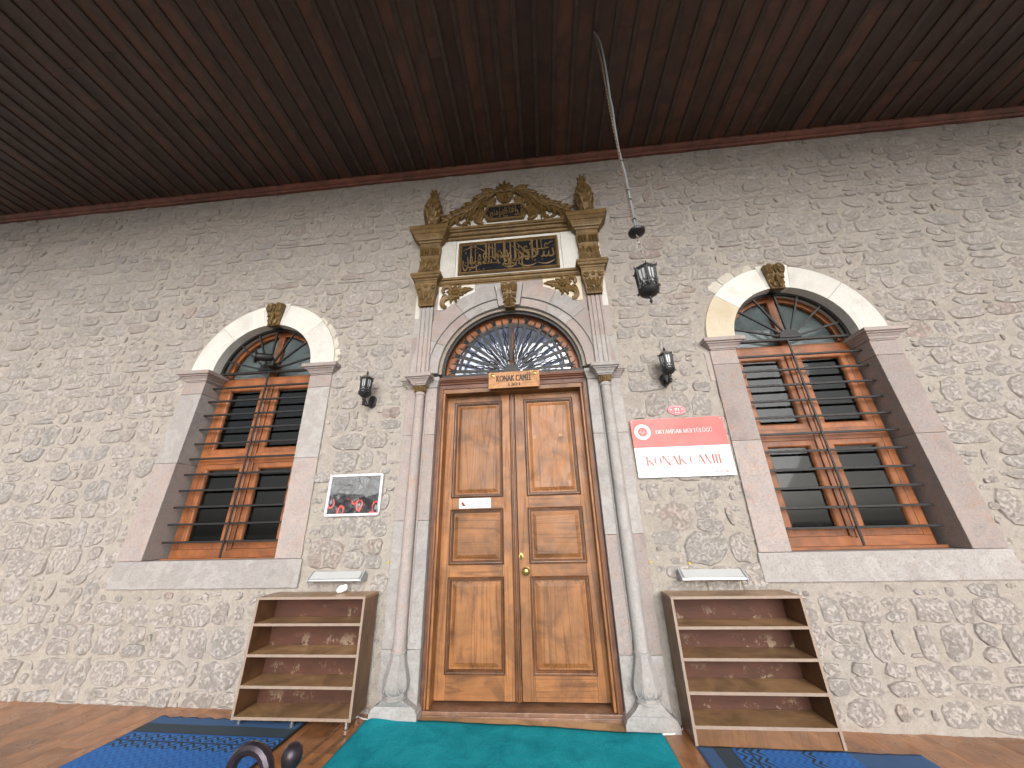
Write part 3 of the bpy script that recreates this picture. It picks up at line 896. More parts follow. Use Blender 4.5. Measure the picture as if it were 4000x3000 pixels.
    for row_, (zz, rr, nn, L, wd, tilt) in enumerate(((4.885, .052, 9, .10, .055, .050), (4.985, .086, 10, .085, .055, .026), (5.06, .098, 11, .075, .052, .016), (5.125, .100, 11, .075, .052, .010), (5.185, .096, 11, .07, .050, -.004), (5.24, .086, 10, .065, .048, -.016), (5.29, .066, 8, .06, .042, -.02), (5.36, .026, 6, .085, .034, .026), (5.42, .034, 6, .085, .034, .018))):
        for k in range(nn):
            a = 2 * PI * (k + .5 * (row_ % 2)) / nn + .1
            ca, sa = math.cos(a), math.sin(a)
            rings = []
            for i in range(5):
                t_ = i / 4; w = wd * .5 * math.sin(PI * (t_ * .88 + .1)) ** .7; r2 = rr + tilt * t_ ** 2 + .006
                rings.append([(cf + (ca * r2 - sa * w * q), -.115 + (sa * r2 + ca * w * q), zz + L * t_) for q in (-1, 0, 1)])
                rings[-1][1] = (cf + ca * (r2 + .012), -.115 + sa * (r2 + .012), zz + L * t_)
            mb.grid_loft(rings, closed=False, caps=False)
    mb.build('urn_leaves', GO, urn, smooth=True)

# arch stones in two orders with joints
DC = (0, DZ)
aj = [0, 40, 62, 78.5]
def vouss(r0, r1, a0, a1, y0, y1, m, nm, n=10, gap=.0012):
    return MB().ring(0, DZ, r0, r1, R(a0) + gap / r1, R(a1) - gap / r1, y0, y1, n).build(nm, m, portal, bevel=.003)
for s in (0, 1):
    js = [(0, 39), (39, 60), (60, 81.0)] if s == 0 else [(0, 24), (24, 54), (54, 81.0)]
    mm = [PK, GR, PK] if s == 0 else [GR, PK, GR]
    for (a0, a1), m in zip(js, mm):
        if s: a0, a1 = 180 - a1, 180 - a0
        vouss(.905, 1.088, a0, a1, -.050, .1, m, 'outer_voussoir')
        vouss(DR, .900, a0, a1, -.036, .14, m, 'inner_voussoir')
for a0, a1 in ((81.3, 98.7),):
    vouss(DR, 1.10, a0, a1, -.062, .14, GR, 'keystone_block')
# roll between the two orders
MB().tube([(0 + .902 * math.cos(PI * i / 48), -.050, DZ + .902 * math.sin(PI * i / 48)) for i in range(49)], .007, 6).build('roll_moulding', GR, portal, smooth=True)
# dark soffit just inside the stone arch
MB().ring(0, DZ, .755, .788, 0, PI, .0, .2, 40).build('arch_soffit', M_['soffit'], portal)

# spandrel stones beside the arch
def spandrel(s, xa, xb, z1, m, y, nm, r=1.09, z0=None):
    # region between arch radius r and height z1, from xa to xb
    n = 10; poly_b = []
    for i in range(n + 1):
        xx = xa + (xb - xa) * i / n
        zz = DZ + math.sqrt(max(0, r * r - xx * xx)) if abs(xx) < r else DZ
        if z0 is not None: zz = max(zz, z0)
        poly_b.append((xx, min(zz, z1 - .001)))
    poly = poly_b + [(xb, z1), (xa, z1)]
    MB().prism(poly, y, .05).build(nm, m, portal)
for s in (-1, 1):
    def sx_(a, b): return (s * b, s * a) if s < 0 else (a, b)
    a, b = sx_(.10, .395); spandrel(s, a, b, 4.012, PK if s > 0 else GR, -.034, 'spandrel_block')
    a, b = sx_(.398, .835); spandrel(s, a, b, 4.012, M_['cream'] if s > 0 else WH, -.037, 'white_spandrel', z0=3.675)
    a, b = sx_(.62, .875); spandrel(s, a, b, 3.672, PK, -.034, 'spandrel_block')
    a, b = sx_(.838, .90); MB().box(a, b, -.030, .03, 3.675, 4.012).build('spandrel_block', PK, portal)
    # carved flower, leaf and scroll
    fm = MB()
    fx0, fz0 = conv(s * .615, 3.86, -.1, -.045)
    Y = -.045
    for k in range(9):
        fm.lobe(fx0 + .02 * math.cos(2 * PI * k / 9), fz0 + .02 * math.sin(2 * PI * k / 9), Y, 2 * PI * k / 9 + .3, .095, .062, .022)
    for k in range(8):
        fm.lobe(fx0, fz0, Y - .014, 2 * PI * k / 8, .058, .042, .022)
    fm.lathe(fx0, Y - .03, [(fz0 - .014, .004), (fz0, .016), (fz0 + .014, .004)], 8)
    fl_ = fm.build('carved_flower', GO, portal, smooth=True)
    lf = MB()
    base = (fx0 - s * .07, fz0 + .01)
    ang0 = PI - .12 if s > 0 else .12
    for i in range(5):
        t_ = i / 4
        bx, bz = base[0] - s * .022 * i, base[1] + .006 * i
        for q in (-1, 1):
            an = ang0 + q * s * (.75 - .35 * t_) * (1)
            lf.lobe(bx, bz, Y, an, .075 - .012 * i, .034, .016)
    lf.lobe(base[0], base[1], Y - .004, ang0, .15, .05, .02)
    # scroll towards the outer edge
    for r_, off_, wid in ((.070, 0, .016), (.052, .004, .013), (.088, -.002, .012)):
        pts = []
        for i in range(15):
            t_ = i / 14
            an = R(205) - t_ * R(250)
            q = r_ * (1 - .25 * t_)
            pts.append((fx0 + s * (.135 + q * math.cos(an) * .8 - .03), Y - .012, fz0 + .01 + .02 + q * math.sin(an) * .85))
        lf.tube(pts, [wid * (.5 + .5 * math.sin(PI * (i + 1) / 16)) for i in range(15)], 6)
    for r_, wid in ((.075, .018), (.055, .014), (.092, .012)):
        pts = []
        for i in range(17):
            t_ = i / 16
            an = R(150) - t_ * R(230)
            q = r_ * (1 - .12 * t_)
            pts.append((fx0 + s * (.085 + q * math.cos(an)), Y - .012, fz0 - .145 + q * math.sin(an) * 1.05))
        lf.tube(pts, [wid * (.45 + .55 * math.sin(PI * (i + 1) / 18)) for i in range(17)], 6)
    for an, bx, bz in ((-60, .03, -.08), (-95, .0, -.085), (-20, .10, -.03), (-40, .07, -.06)):
        lf.lobe(fx0 + s * bx, fz0 + bz, Y, R(an) if s > 0 else PI - R(an), .085, .04, .02, .6 * -s)
    lf.build('carved_scroll', GO, fl_, smooth=True)

# gilded keystone console
def console(parent, cx, z0, z1, w0, w1, yf, name='gilded_keystone', depth=.08):
    rings = []
    n = 8
    for i in range(n + 1):
        t_ = i / n
        z_ = z0 + (z1 - z0) * t_; w = w0 + (w1 - w0) * t_
        f = yf + .035 * (1 - t_) + .012 * math.sin(t_ * PI * 2)
        rings.append([(cx - w, f, z_), (cx + w, f, z_), (cx + w, 0.0, z_), (cx - w, 0.0, z_)])
    k = MB().grid_loft(rings).build(name, GO, parent, bevel=.004)
    mb = MB()
    for q in (-1, 1):
        for i in range(4):
            t_ = .25 + .2 * i
            z_ = z0 + (z1 - z0) * t_; w = w0 + (w1 - w0) * t_
            f = yf + .035 * (1 - t_) + .012 * math.sin(t_ * PI * 2)
            an = R(-62) if q > 0 else R(-118)
            mb.lobe(cx + q * w * .35, z_ + .05, f, an, .085, w * .62, .02, q * .5)
        mb.lobe(cx + q * w0 * .3, z0 + .01, yf + .03, R(78) if q > 0 else R(102), .09, w0 * .8, .022)
    for i in range(5):
        mb.lobe(cx - w1 * .8 + w1 * .4 * i, z1 - .01, yf + .0, -PI / 2, .11, w1 * .42, .022)
    mb.lobe(cx, z0 + (z1 - z0) * .55, yf + .01, -PI / 2, .14, w0 * .6, .026)
    mb.lathe(cx, yf + .02, [(z0 + .075, .004), (z0 + .085, .014), (z0 + .105, .014), (z0 + .115, .004)], 8)
    mb.build('carved_leaves', GO, k, smooth=True)
    return k
console(portal, .008, 3.625, 3.925, .055, .095, -.112)

# white wall field, cornices and inscription panel
for s in (-1, 1):
    a, b = sorted((s * .652, s * .846))
    MB().box(a, b, -.034, .03, 4.075, 4.70).build('white_slab', WH, portal, bevel=.002)
MB().box(-.649, .649, -.030, .03, 4.075, 4.70).build('white_slab', WH, portal, bevel=.002)
mb = MB()
prof = [(0, 4.0), (-.038, 4.0), (-.040, 4.012), (-.052, 4.018), (-.066, 4.04), (-.070, 4.055), (-.088, 4.060), (-.090, 4.088), (0, 4.088)]
mb.grid_loft([[(xx, p[0], p[1]) for p in prof] for xx in (-.850, .850)]).build('gilded_beam', GO, portal)
mb = MB()
prof = [(0, 4.70), (-.050, 4.70), (-.058, 4.706), (-.060, 4.718), (-.052, 4.722), (-.056, 4.736), (-.078, 4.744), (-.086, 4.756), (-.074, 4.766), (-.082, 4.782), (-.108, 4.790), (-.112, 4.800), (-.128, 4.804), (-.130, 4.838), (0, 4.838)]
mb.grid_loft([[(xx, p[0], p[1]) for p in prof] for xx in (-.848, .848)]).build('gilded_beam', GO, portal)
# inscription
X0, X1, Z0, Z1 = -.615, .615, 4.150, 4.640
ip_ = MB().box(X0 + .035, X1 - .035, -.036, -.0, Z0 + .035, Z1 - .035).build('inscription_panel', M_['navy'], portal)
fw = .040
fr = MB()
for (a0, a1, b0, b1) in ((0, 1, 0, 0),):
    pass
def frame_mb(x0, x1, z0, z1, w, yo, ym, yi, yb):
    # mitred frame: outer edge, raised middle, inner edge
    mb = MB(); rings = []
    for e, y in ((0, yb), (0, yo), (w * .3, ym), (w * .55, ym), (w * .7, (ym + yi) / 2), (w, yi), (w, yb)):
        rings.append([(x0 + e, y, z0 + e), (x1 - e, y, z0 + e), (x1 - e, y, z1 - e), (x0 + e, y, z1 - e)])
    mb.grid_loft(rings, caps=False)
    return mb
frame_mb(X0, X1, Z0, Z1, fw, -.050, -.066, -.042, -.02).build('gilded_frame', GO, ip_)
words = [  # glyph runs in drawing order from the left, each fitted into its place
    ("\uFEE5\uFEEE\uFEE0\uFEE4\uFECC\uFE97", -.56, -.22, 4.20, 4.60),
    ("\uFEE2\uFE98\uFEE8\uFEDB", -.40, -.10, 4.19, 4.46),
    ("\uFE8E\uFEE4\uFE91", -.20, .00, 4.30, 4.58),
    ("\uFE94\uFEE8\uFEA0\uFEDF\uFE8D", -.14, .14, 4.19, 4.48),
    ("\uFE8D\uFEEE\uFEE0\uFEA7\uFEA9\uFE8D", -.04, .30, 4.20, 4.60),
    ("\uFEE2\uFEDC\uFEF4\uFEE0\uFECB", .18, .50, 4.36, 4.60),
    ("\uFEE1\uFEFC\uFEB3", .16, .56, 4.19, 4.56)]
tb = MB()
for t_, a, b, c, d in words:
    w_ = text_mesh(t_, .3, depth=.004, bold=-.001, fit=(a, b, c, d), y=-.042)
    tb.add(w_.v, w_.f)
for xx, zb, zt in ((-.46, 4.30, 4.60), (-.27, 4.34, 4.60), (-.235, 4.32, 4.60), (-.16, 4.34, 4.60), (-.05, 4.33, 4.6), (.03, 4.35, 4.6), (.085, 4.33, 4.60), (.30, 4.33, 4.60), (.36, 4.36, 4.60)):
    tb.prism([(xx - .006, zb), (xx + .008, zb), (xx + .011, zt - .01), (xx + .003, zt), (xx - .009, zt - .006)], -.047, -.034)
for xa, za, xb, zb in ((-.42, 4.58, -.24, 4.44), (.10, 4.59, .26, 4.36), (.02, 4.56, .16, 4.42), (-.57, 4.52, -.38, 4.585), (.47, 4.50, .555, 4.56), (-.30, 4.57, -.14, 4.50)):
    tb.tube([(xa, -.042, za), ((xa + xb) / 2, -.044, (za + zb) / 2 + .006), (xb, -.042, zb)], [.003, .008, .004], 6)
for (xa, za, xb, zb, sag) in ((.12, 4.26, .34, 4.24, -.045), (.36, 4.25, .56, 4.27, -.040), (-.06, 4.24, .10, 4.25, -.035), (-.54, 4.30, -.36, 4.28, -.05)):
    tb.tube([(xa + (xb - xa) * i / 8, -.044, za + (zb - za) * i / 8 + sag * math.sin(PI * i / 8)) for i in range(9)], [.003 + .009 * math.sin(PI * (i + .6) / 9.2) for i in range(9)], 6)
random.seed(21)
for k in range(24):
    a, b = random.uniform(-.56, .56), random.uniform(4.2, 4.59)
    q = .008
    if k % 3:
        tb.prism([(a - q, b), (a, b - q), (a + q, b), (a, b + q)], -.046, -.034)
    else:
        tb.tube([(a - .015, -.042, b), (a, -.043, b + .008), (a + .012, -.042, b - .004)], [.002, .0045, .002], 5)
tb.build('calligraphy', GO, ip_)

# pediment
YP = -.060
pts_top = [(-.80, 4.84), (-.80, 4.92), (-.70, 5.03), (-.56, 5.11), (-.42, 5.20), (-.30, 5.30), (-.20, 5.38), (-.06, 5.42), (.04, 5.42), (.18, 5.38), (.28, 5.30), (.40, 5.20), (.54, 5.11), (.68, 5.03), (.80, 4.92), (.80, 4.84)]
ped = MB().prism(pts_top[::-1], YP, .03).build('pediment', WH, portal)
salmon = plain('faded_salmon_plaster', (.50, .27, .16), .9, 0, .2, 12, .4)
for s in (-1, 1):
    big = [(s * .83, 4.842), (s * .84, 5.02), (s * .72, 5.06), (s * .56, 5.15), (s * .42, 5.245), (s * .30, 5.34), (s * .20, 5.42), (s * .06, 5.46), (s * .06, 5.3), (s * .3, 5.1), (s * .81, 4.842)]
    if s > 0: big = big
    MB().prism(big if s > 0 else big[::-1], YP + .022, .03).build('plaster_edge', salmon, ped)
yb = YP - .001
for s in (-1, 1):
    sc = MB()
    def P(x, z): return (-.02 + s * (x), z)
    # main arm
    arm = [(.76, 4.90), (.72, 5.02), (.58, 5.10), (.44, 5.16), (.34, 5.24), (.27, 5.36), (.18, 5.43), (.07, 5.45)]
    pts = [(P(a, b)[0], yb - .02, P(a, b)[1]) for a, b in arm]
    sc.tube(pts, [.010, .022, .034, .042, .042, .038, .034, .028], 8, flat=.75, up=(0, -1, 0))
    for i in range(len(arm) - 1):
        for h_ in (0, .5):
            ax_, az_ = arm[i][0] + (arm[i + 1][0] - arm[i][0]) * h_, arm[i][1] + (arm[i + 1][1] - arm[i][1]) * h_
            dx_, dz_ = (arm[i + 1][0] - arm[i][0]), (arm[i + 1][1] - arm[i][1])
            ta = math.atan2(-dz_, -dx_)     # towards the foot of the arm, right half
            for q, o_ in ((1, .020), (-1, -.020), (0, 0)):
                nx_, nz_ = -math.sin(ta), math.cos(ta)
                px_, pz_ = ax_ + nx_ * o_, az_ + nz_ * o_
                an_ = ta + q * .32
                X_, Z_ = P(px_, pz_)
                sc.lobe(X_, Z_, yb - .026 - (.010 if q == 0 else 0), an_ if s > 0 else PI - an_, .155, .058, .030, q * .75 * s)
    # outer leaf tips
    for (a, b, an, L, wd, bd) in ((.70, 5.03, 118, .10, .06, .6), (.64, 5.06, 112, .11, .07, .6), (.60, 5.08, 100, .13, .07, .7), (.52, 5.12, 118, .14, .08, .7), (.46, 5.14, 104, .13, .08, .8), (.40, 5.17, 130, .20, .085, -1.2), (.33, 5.24, 128, .16, .075, -1.0), (.27, 5.33, 110, .10, .05, -.6),
                                 (.62, 5.06, 200, .10, .055, .5), (.54, 5.10, 215, .10, .05, .5), (.68, 5.03, 215, .08, .045, .4), (.47, 5.13, 225, .11, .05, .4)):
        x_, z_ = P(a, b)
        # angles measured on the right half: 90 up, 0 outward
        ang = R(an - 60) if an < 180 else R(an + 75)
        if s < 0: ang = PI - ang
        sc.lobe(x_, z_, yb, ang, L * 1.12, wd * 1.35, .036, bd * s)
    # leaf flanking the octagon
    for (a, b, an, L, wd, bd) in ((.33, 5.20, -58, .22, .075, -.5), (.31, 5.19, -72, .25, .075, -.3), (.30, 5.17, -86, .24, .07, .2), (.38, 5.10, -40, .13, .06, -.9), (.36, 5.06, -62, .13, .06, -1.0), (.33, 4.99, -40, .08, .05, -1.2), (.28, 4.93, 10, .14, .05, .6)):
        x_, z_ = P(a, b)
        ang = R(an)
        if s < 0: ang = PI - ang
        sc.lobe(x_, z_, yb, ang, L * 1.05, wd * 1.3, .038, bd * s)
    # small trailing leaf near the foot
    for (a, b, an, L, wd, bd) in ((.48, 5.06, -70, .13, .06, -.8), (.50, 4.97, -35, .10, .05, -.8), (.56, 4.93, 8, .12, .04, .9), (.66, 4.97, -15, .10, .04, -.9), (.52, 4.97, -120, .09, .045, .4), (.47, 5.0, -95, .09, .04, -.3)):
        x_, z_ = P(a, b); ang = R(an)
        if s < 0: ang = PI - ang
        sc.lobe(x_, z_, yb, ang, L, wd, .030, bd * s)
    # inner volute
    for r_, wd in ((.088, .024), (.064, .024), (.040, .020)):
        pts = []
        for i in range(18):
            t_ = i / 17; an = R(60) - t_ * R(285)
            q = r_ * (1 - .2 * t_)
            pts.append((P(.205 + q * math.cos(an) * s * s, 0)[0], yb - .022, 5.295 + q * math.sin(an)))
        sc.tube(pts, [wd * (.5 + .5 * math.sin(PI * (i + 1) / 19)) for i in range(18)], 6)
    pass
    # eye scroll under the palmette
    for r_ in (.042, .028, .014):
        pts = [(P(.068 + r_ * math.cos(a_), 0)[0], yb - .034, 5.35 + r_ * math.sin(a_)) for a_ in [2 * PI * i / 12 for i in range(13)]]
        sc.tube(pts, .010, 6)
    sc.lobe(*P(.075, 5.33), yb - .01, R(-120) if s > 0 else R(-60), .12, .06, .036)
    sc.build('acanthus_scroll', GO, ped, smooth=True)
pm = MB()
for k, (an, L, wd) in enumerate(((90, .235, .075), (68, .20, .065), (112, .20, .065), (46, .17, .06), (134, .17, .06), (24, .15, .05), (156, .15, .05))):
    pm.lobe(-.022, 5.425, yb - .012, R(an), L, wd, .040)
pm.lobe(-.022, 5.34, yb - .02, -PI / 2, .115, .075, .04)
pm.prism([(-.022 + .07 * math.cos(2 * PI * k / 12), 5.37 + .07 * math.sin(2 * PI * k / 12)) for k in range(12)], yb - .02, yb)
pm.build('palmette', GO, ped, smooth=True)
oc = [(-.305, 5.06), (-.255, 4.935), (.215, 4.935), (.265, 5.07), (.215, 5.20), (-.255, 5.195)]
def inset(poly, e):
    c_ = (sum(p[0] for p in poly) / len(poly), sum(p[1] for p in poly) / len(poly))
    return [(p[0] + (c_[0] - p[0]) * e / abs(max(.13, abs(c_[0] - p[0]))) if abs(p[0] - c_[0]) > .01 else p[0], p[1] + (e if p[1] < c_[1] - .02 else -e if p[1] > c_[1] + .02 else 0)) for p in poly]
ob = MB(); rr = []
for e, y in ((0, YP), (0, YP - .035), (.012, YP - .048), (.022, YP - .045), (.032, YP - .03), (.032, YP)):
    rr.append([(p[0], y, p[1]) for p in inset(oc, e)])
ob.grid_loft(rr, caps=False)
cart = ob.build('gilded_cartouche', GO, ped)
MB().prism(inset(oc, .03), YP - .024, YP).build('cartouche_ground', M_['navy'], cart)
tb = MB()
for t_, a, b, c, d in (("\uFEE5\uFEEE\uFEE8\uFEE3\uFE86\uFEE4\uFEDF\uFE8D", -.25, .0, 4.975, 5.15), ("\uFEA2\uFEE0\uFED3\uFE8D", -.05, .12, 4.975, 5.15), ("\uFEAA\uFED7", .10, .22, 4.985, 5.14)):
    w_ = text_mesh(t_, .3, depth=.0035, bold=.004, fit=(a, b, c, d), y=YP - .030)
    tb.add(w_.v, w_.f)
for k in range(12):
    a, b = -.2 + .036 * k, 5.14 - .02 * (k % 3)
    tb.prism([(a - .006, b), (a, b - .006), (a + .006, b), (a, b + .006)], YP - .034, YP - .024)
tb.build('calligraphy', GO, cart)

# ------------------------------------------------------------------ door frame, door leaves
door = thing('double_door', (0, .1, .06), 'tall varnished wooden double door with six raised panels under the arch', 'door')
DX, DZm = M_['door_x'], M_['door_z']
for s in (-1, 1):
    a, b = sorted((s * .722, s * .772)); MB().box(a, b, -.004, .2, .0, 2.755).build('door_jamb', M_['red_z'], door, bevel=.004)
    a, b = sorted((s * .700, s * .7215)); MB().box(a, b, .004, .16, .055, 2.675).build('door_stop', DZm, door, bevel=.004)
    a, b = sorted((s * .728, s * .742)); MB().tube([(s * .733, -.006, .06), (s * .733, -.006, 2.69)], .006, 8).build('jamb_bead', DZm, door, smooth=True)
MB().box(-.7215, .7215, .003, .16, 2.645, 2.692).build('door_head', DX, door, bevel=.004)
mb = MB()
prof = [(.10, 2.694), (-.004, 2.694), (-.006, 2.735), (-.018, 2.740), (-.022, 2.755), (-.034, 2.764), (-.030, 2.775), (-.040, 2.782), (-.044, 2.800), (-.044, 2.812), (.10, 2.812)]
mb.grid_loft([[(xx, p[0], p[1]) for p in prof] for xx in (-.758, .758)]).build('transom_moulding', M_['red_x'], door)
MB().box(-.79, .79, -.012, .2, fz(0) - .03, .052).build('threshold', M_['threshold'], door, bevel=.004)
MB().box(-.78, .78, -.022, -.0125, fz(0) - .02, .030).build('threshold_lip', M_['threshold'], door, bevel=.003)
panels = [(1.605, 2.578), (1.030, 1.502), (.235, .935)]
YF = .120
for s in (-1, 1):
    if s < 0: xo, xp0, xp1, xi = -.7, -.622, -.115, -.030
    else: xo, xp0, xp1, xi = .020, .112, .622, .7
    if s < 0: x_l, x_r = -.7305, xi
    else: x_l, x_r = xo, .7305
    leaf = MB().box(x_l, x_r, YF + .020, YF + .045, .068, 2.69).build('door_leaf', DZm, door)
    MB().box(x_l, xp0 + .012, YF, YF + .0195, .068, 2.69).build('stile', DZm, leaf, bevel=.0015)
    MB().box(xp1 - .012, x_r, YF, YF + .0195, .068, 2.69).build('stile', DZm, leaf, bevel=.0015)
    zs_ = [.068] + [v for p in sorted(panels) for v in p] + [2.69]
    for i in range(0, 8, 2):
        za, zb = zs_[i], zs_[i + 1]
        za2 = za if i == 0 else za - .012; zb2 = zb if i == 6 else zb + .012
        MB().box(xp0 + .013, xp1 - .013, YF, YF + .0195, za2, zb2).build('rail', DX, leaf, bevel=.0015)
    for (za, zb) in panels:
        # bolection moulding
        mb = MB(); rings = []
        for e, y in ((0, YF + .004), (0, YF - .007), (.004, YF - .010), (.009, YF - .006), (.013, YF - .014), (.020, YF - .013), (.025, YF - .004), (.028, YF - .004), (.033, YF + .012), (.033, YF + .018)):
            rings.append([(xp0 + e, y, za + e), (xp1 - e, y, za + e), (xp1 - e, y, zb - e), (xp0 + e, y, zb - e)])
        mb.grid_loft(rings, caps=False).build('panel_moulding', M_['mould'], leaf)
        mb = MB(); rings = []
        for e, y in ((.030, YF + .0165), (.045, YF + .0165), (.075, YF + .004), (.078, YF + .003)):
            rings.append([(xp0 + e, y, za + e), (xp1 - e, y, za + e), (xp1 - e, y, zb - e), (xp0 + e, y, zb - e)])
        mb.grid_loft(rings, caps=False)
        r_ = rings[-1]; n0 = len(mb.v); mb.add([tuple(p) for p in r_], [(0, 1, 2, 3)])
        wide = (zb - za) < .6
        mb.build('panel', DX if wide else DZm, leaf)
# astragal between the leaves
mb = MB()
ax = [(-.034, YF + .01), (-.034, YF - .012), (-.028, YF - .017), (-.022, YF - .012), (-.016, YF - .012), (-.008, YF - .026), (.003, YF - .026), (.008, YF - .012), (.013, YF - .012), (.018, YF - .008), (.019, YF + .01)]
mb.grid_loft([[(a - .003, b, zz) for a, b in ax] for zz in (.07, 2.675)]).build('astragal', M_['mould'], door)
# knob and lock plate
kx, kz = .082, .978
kn = MB()
import itertools
kprof = [(0, .030), (.006, .031), (.010, .022), (.016, .012), (.030, .011), (.036, .018), (.044, .029), (.056, .034), (.068, .030), (.077, .018), (.080, .002)]
kn.grid_loft([[(kx + r * math.cos(2 * PI * k / 20), YF - d_, kz + r * math.sin(2 * PI * k / 20)) for k in range(20)] for d_, r in kprof])
kn.build('door_knob', M_['brass'], door, smooth=True)
lk = MB()
lx, lz = .040, 1.093
lk.grid_loft([[(lx + a_ * r * math.cos(2 * PI * k / 20), YF - d_, lz + r * math.sin(2 * PI * k / 20)) for k in range(20)] for d_, r, a_ in ((0, .027, .85), (.004, .027, .85), (.006, .024, .85))])
lo = lk.build('lock_plate', M_['brass'], door, smooth=True)
MB().prism([(lx - .005, lz - .014), (lx + .005, lz - .014), (lx + .005, lz + .008), (lx, lz + .014), (lx - .005, lz + .008)], YF - .009, YF - .003).build('keyhole', M_['black_ink'], lo)
# leftover tape marks on the upper right panel and faded patches on the lock rail
tape = plain('tape_residue', (.30, .135, .05), .6, 0, .3, 40)
pale = plain('paper_residue', (.42, .25, .14), .7, 0, .3, 30)
for (a0, a1, b0, b1, m) in ((.205, .222, 2.02, 2.09, tape), (.520, .538, 2.0, 2.10, tape), (.21, .25, 1.74, 1.79, tape), (.51, .55, 1.74, 1.81, tape), (.195, .225, 2.15, 2.19, pale), (.455, .495, 2.165, 2.205, pale)):
    pol = [(a0, b0), (a1, b0 + .004), (a1 - .003, b1), (a0 + .004, b1 - .005)]
    MB().prism(pol, YF + .0012, YF + .0035).build('tape_mark', m, door)
for (a0, a1) in ((-.610, -.555), (-.215, -.135)):
    MB().prism([(a0, 1.535), (a1 - .01, 1.53), (a1, 1.565), (a1 - .02, 1.585), (a0 + .015, 1.58)], YF - .001, YF + .001).build('tape_mark', tape, door)

# laminate step strip in front of the threshold (part of the floor)
x = -.785
for w in (.52, .53, .5):
    za, zb = fz(x), fz(x + w)
    x2 = min(x + w, .765)
    y1_ = -.105 - .02 * (x + .785) / 1.5; y2_ = -.105 - .02 * (x2 + .785) / 1.5
    mb = MB().add([(x, y1_, za + .004), (x2 - .002, y2_, zb + .004), (x2 - .002, -.0235, zb + .004), (x, -.0235, za + .004), (x, y1_, za - .004), (x2 - .002, y2_, zb - .004), (x2 - .002, -.0235, zb - .004), (x, -.0235, za - .004)],
                  [(0, 1, 2, 3), (0, 4, 5, 1), (1, 5, 6, 2), (3, 7, 4, 0)])
    mb.build('plank', M_['laminate_x'], floor)
    x = x2

# ------------------------------------------------------------------ fanlight and its iron grille
fan = thing('fanlight', (0, .12, DZ), 'half round wooden fanlight window glazed above the double door', 'window')
FZ = DZ - .01
MB().ring(0, FZ, .655, .752, 0, PI, .105, .16, 48).build('arched_frame', M_['win_x'], fan, bevel=.003)
MB().box(-.655, .655, .106, .16, 2.815, 2.895).build('bottom_rail', M_['win_x'], fan, bevel=.003)
MB().box(-.027, .027, .100, .158, 2.896, 3.515).build('mullion', M_['win_z'], fan, bevel=.003)
for s in (0, 1):
    a0, a1 = (0.03, PI / 2 - .045) if s == 0 else (PI / 2 + .045, PI - .03)
    poly = [(.66 * math.cos(a0 + (a1 - a0) * i / 20), FZ + .66 * math.sin(a0 + (a1 - a0) * i / 20)) for i in range(21)]
    poly = ([(.02, 2.89)] + poly) if s == 0 else (poly + [(-.02, 2.89)])
    MB().prism(poly, .132, .136).build('pane', M_['fan_glass'], fan)
    # glazing bead
    bp = [(.652 * math.cos(a0 + (a1 - a0) * i / 20), .118, FZ + .652 * math.sin(a0 + (a1 - a0) * i / 20)) for i in range(21)]
    MB().tube(bp, .008, 6).build('glazing_bead', M_['mould'], fan, smooth=True)
cu = MB()
rings = []
for i in range(61):
    xx = -.66 + 1.32 * i / 60
    yy = .172 + .012 * math.sin(i * .9) + .008 * math.sin(i * 2.3)
    rings.append([(xx, yy, 2.80), (xx, yy + .008 * math.sin(i), 3.55)])
cu.grid_loft(rings, closed=False, caps=False)
cu.build('sky_sheen_sheet', M_['soft_white'], fan, smooth='all')  # pale sheet added so the fanlight glass looks white with reflected sky
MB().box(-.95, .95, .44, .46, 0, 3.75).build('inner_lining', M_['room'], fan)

gr = thing('iron_grille', (0, .03, DZ), 'black wrought iron sunburst grille of spears and wavy bars over the fanlight', 'grille')
GY = .035
IR = M_['iron']
MB().ring(0, DZ - .01, .728, .752, 0, PI, GY - .012, GY + .03, 48).build('outer_hoop', IR, gr)
MB().box(-.752, .752, GY - .022, GY + .022, 2.822, 2.862).build('base_bar', IR, gr, bevel=.003)
pts = [(.565 * math.cos(a), GY - .004, DZ + .01 + .575 * math.sin(a)) for a in [PI * i / 48 for i in range(49)]]
mb = MB(); mb.ring(0, DZ + .005, .548, .578, .02, PI - .02, GY - .004, GY + .006, 48)
mb.build('inner_hoop', IR, gr)
for i in range(11):
    a = R(3 + 17.4 * i)
    c, d = math.cos(a), math.sin(a)
    r0, r1 = .15, .665
    ex = 0
    def pt(r, o, y): return (c * r - d * o, y, DZ + d * r + c * o)
    mb = MB()
    rings = []
    for r_, w in ((.12, .006), (.15, .010), (.17, .015), (.19, .011), (.30, .0145), (.52, .019), (.60, .021), (.625, .022)):
        rings.append([pt(r_, -w, GY - .014), pt(r_, w, GY - .014), pt(r_, w, GY - .006), pt(r_, -w, GY - .006)])
    mb.grid_loft(rings)
    # three-pointed head: two outward barbs and a centre tongue
    for q in (-1, 1):
        mb.tube([pt(.610, q * .008, GY - .010), pt(.645, q * .018, GY - .012), pt(.674, q * .034, GY - .014), pt(.688, q * .054, GY - .014)], [.012, .009, .007, .002], 6)
    mb.tube([pt(.60, 0, GY - .012), pt(.66, 0, GY - .014), pt(.690, 0, GY - .014)], [.013, .009, .002], 6)
    mb.build('spear_bar', IR, gr)
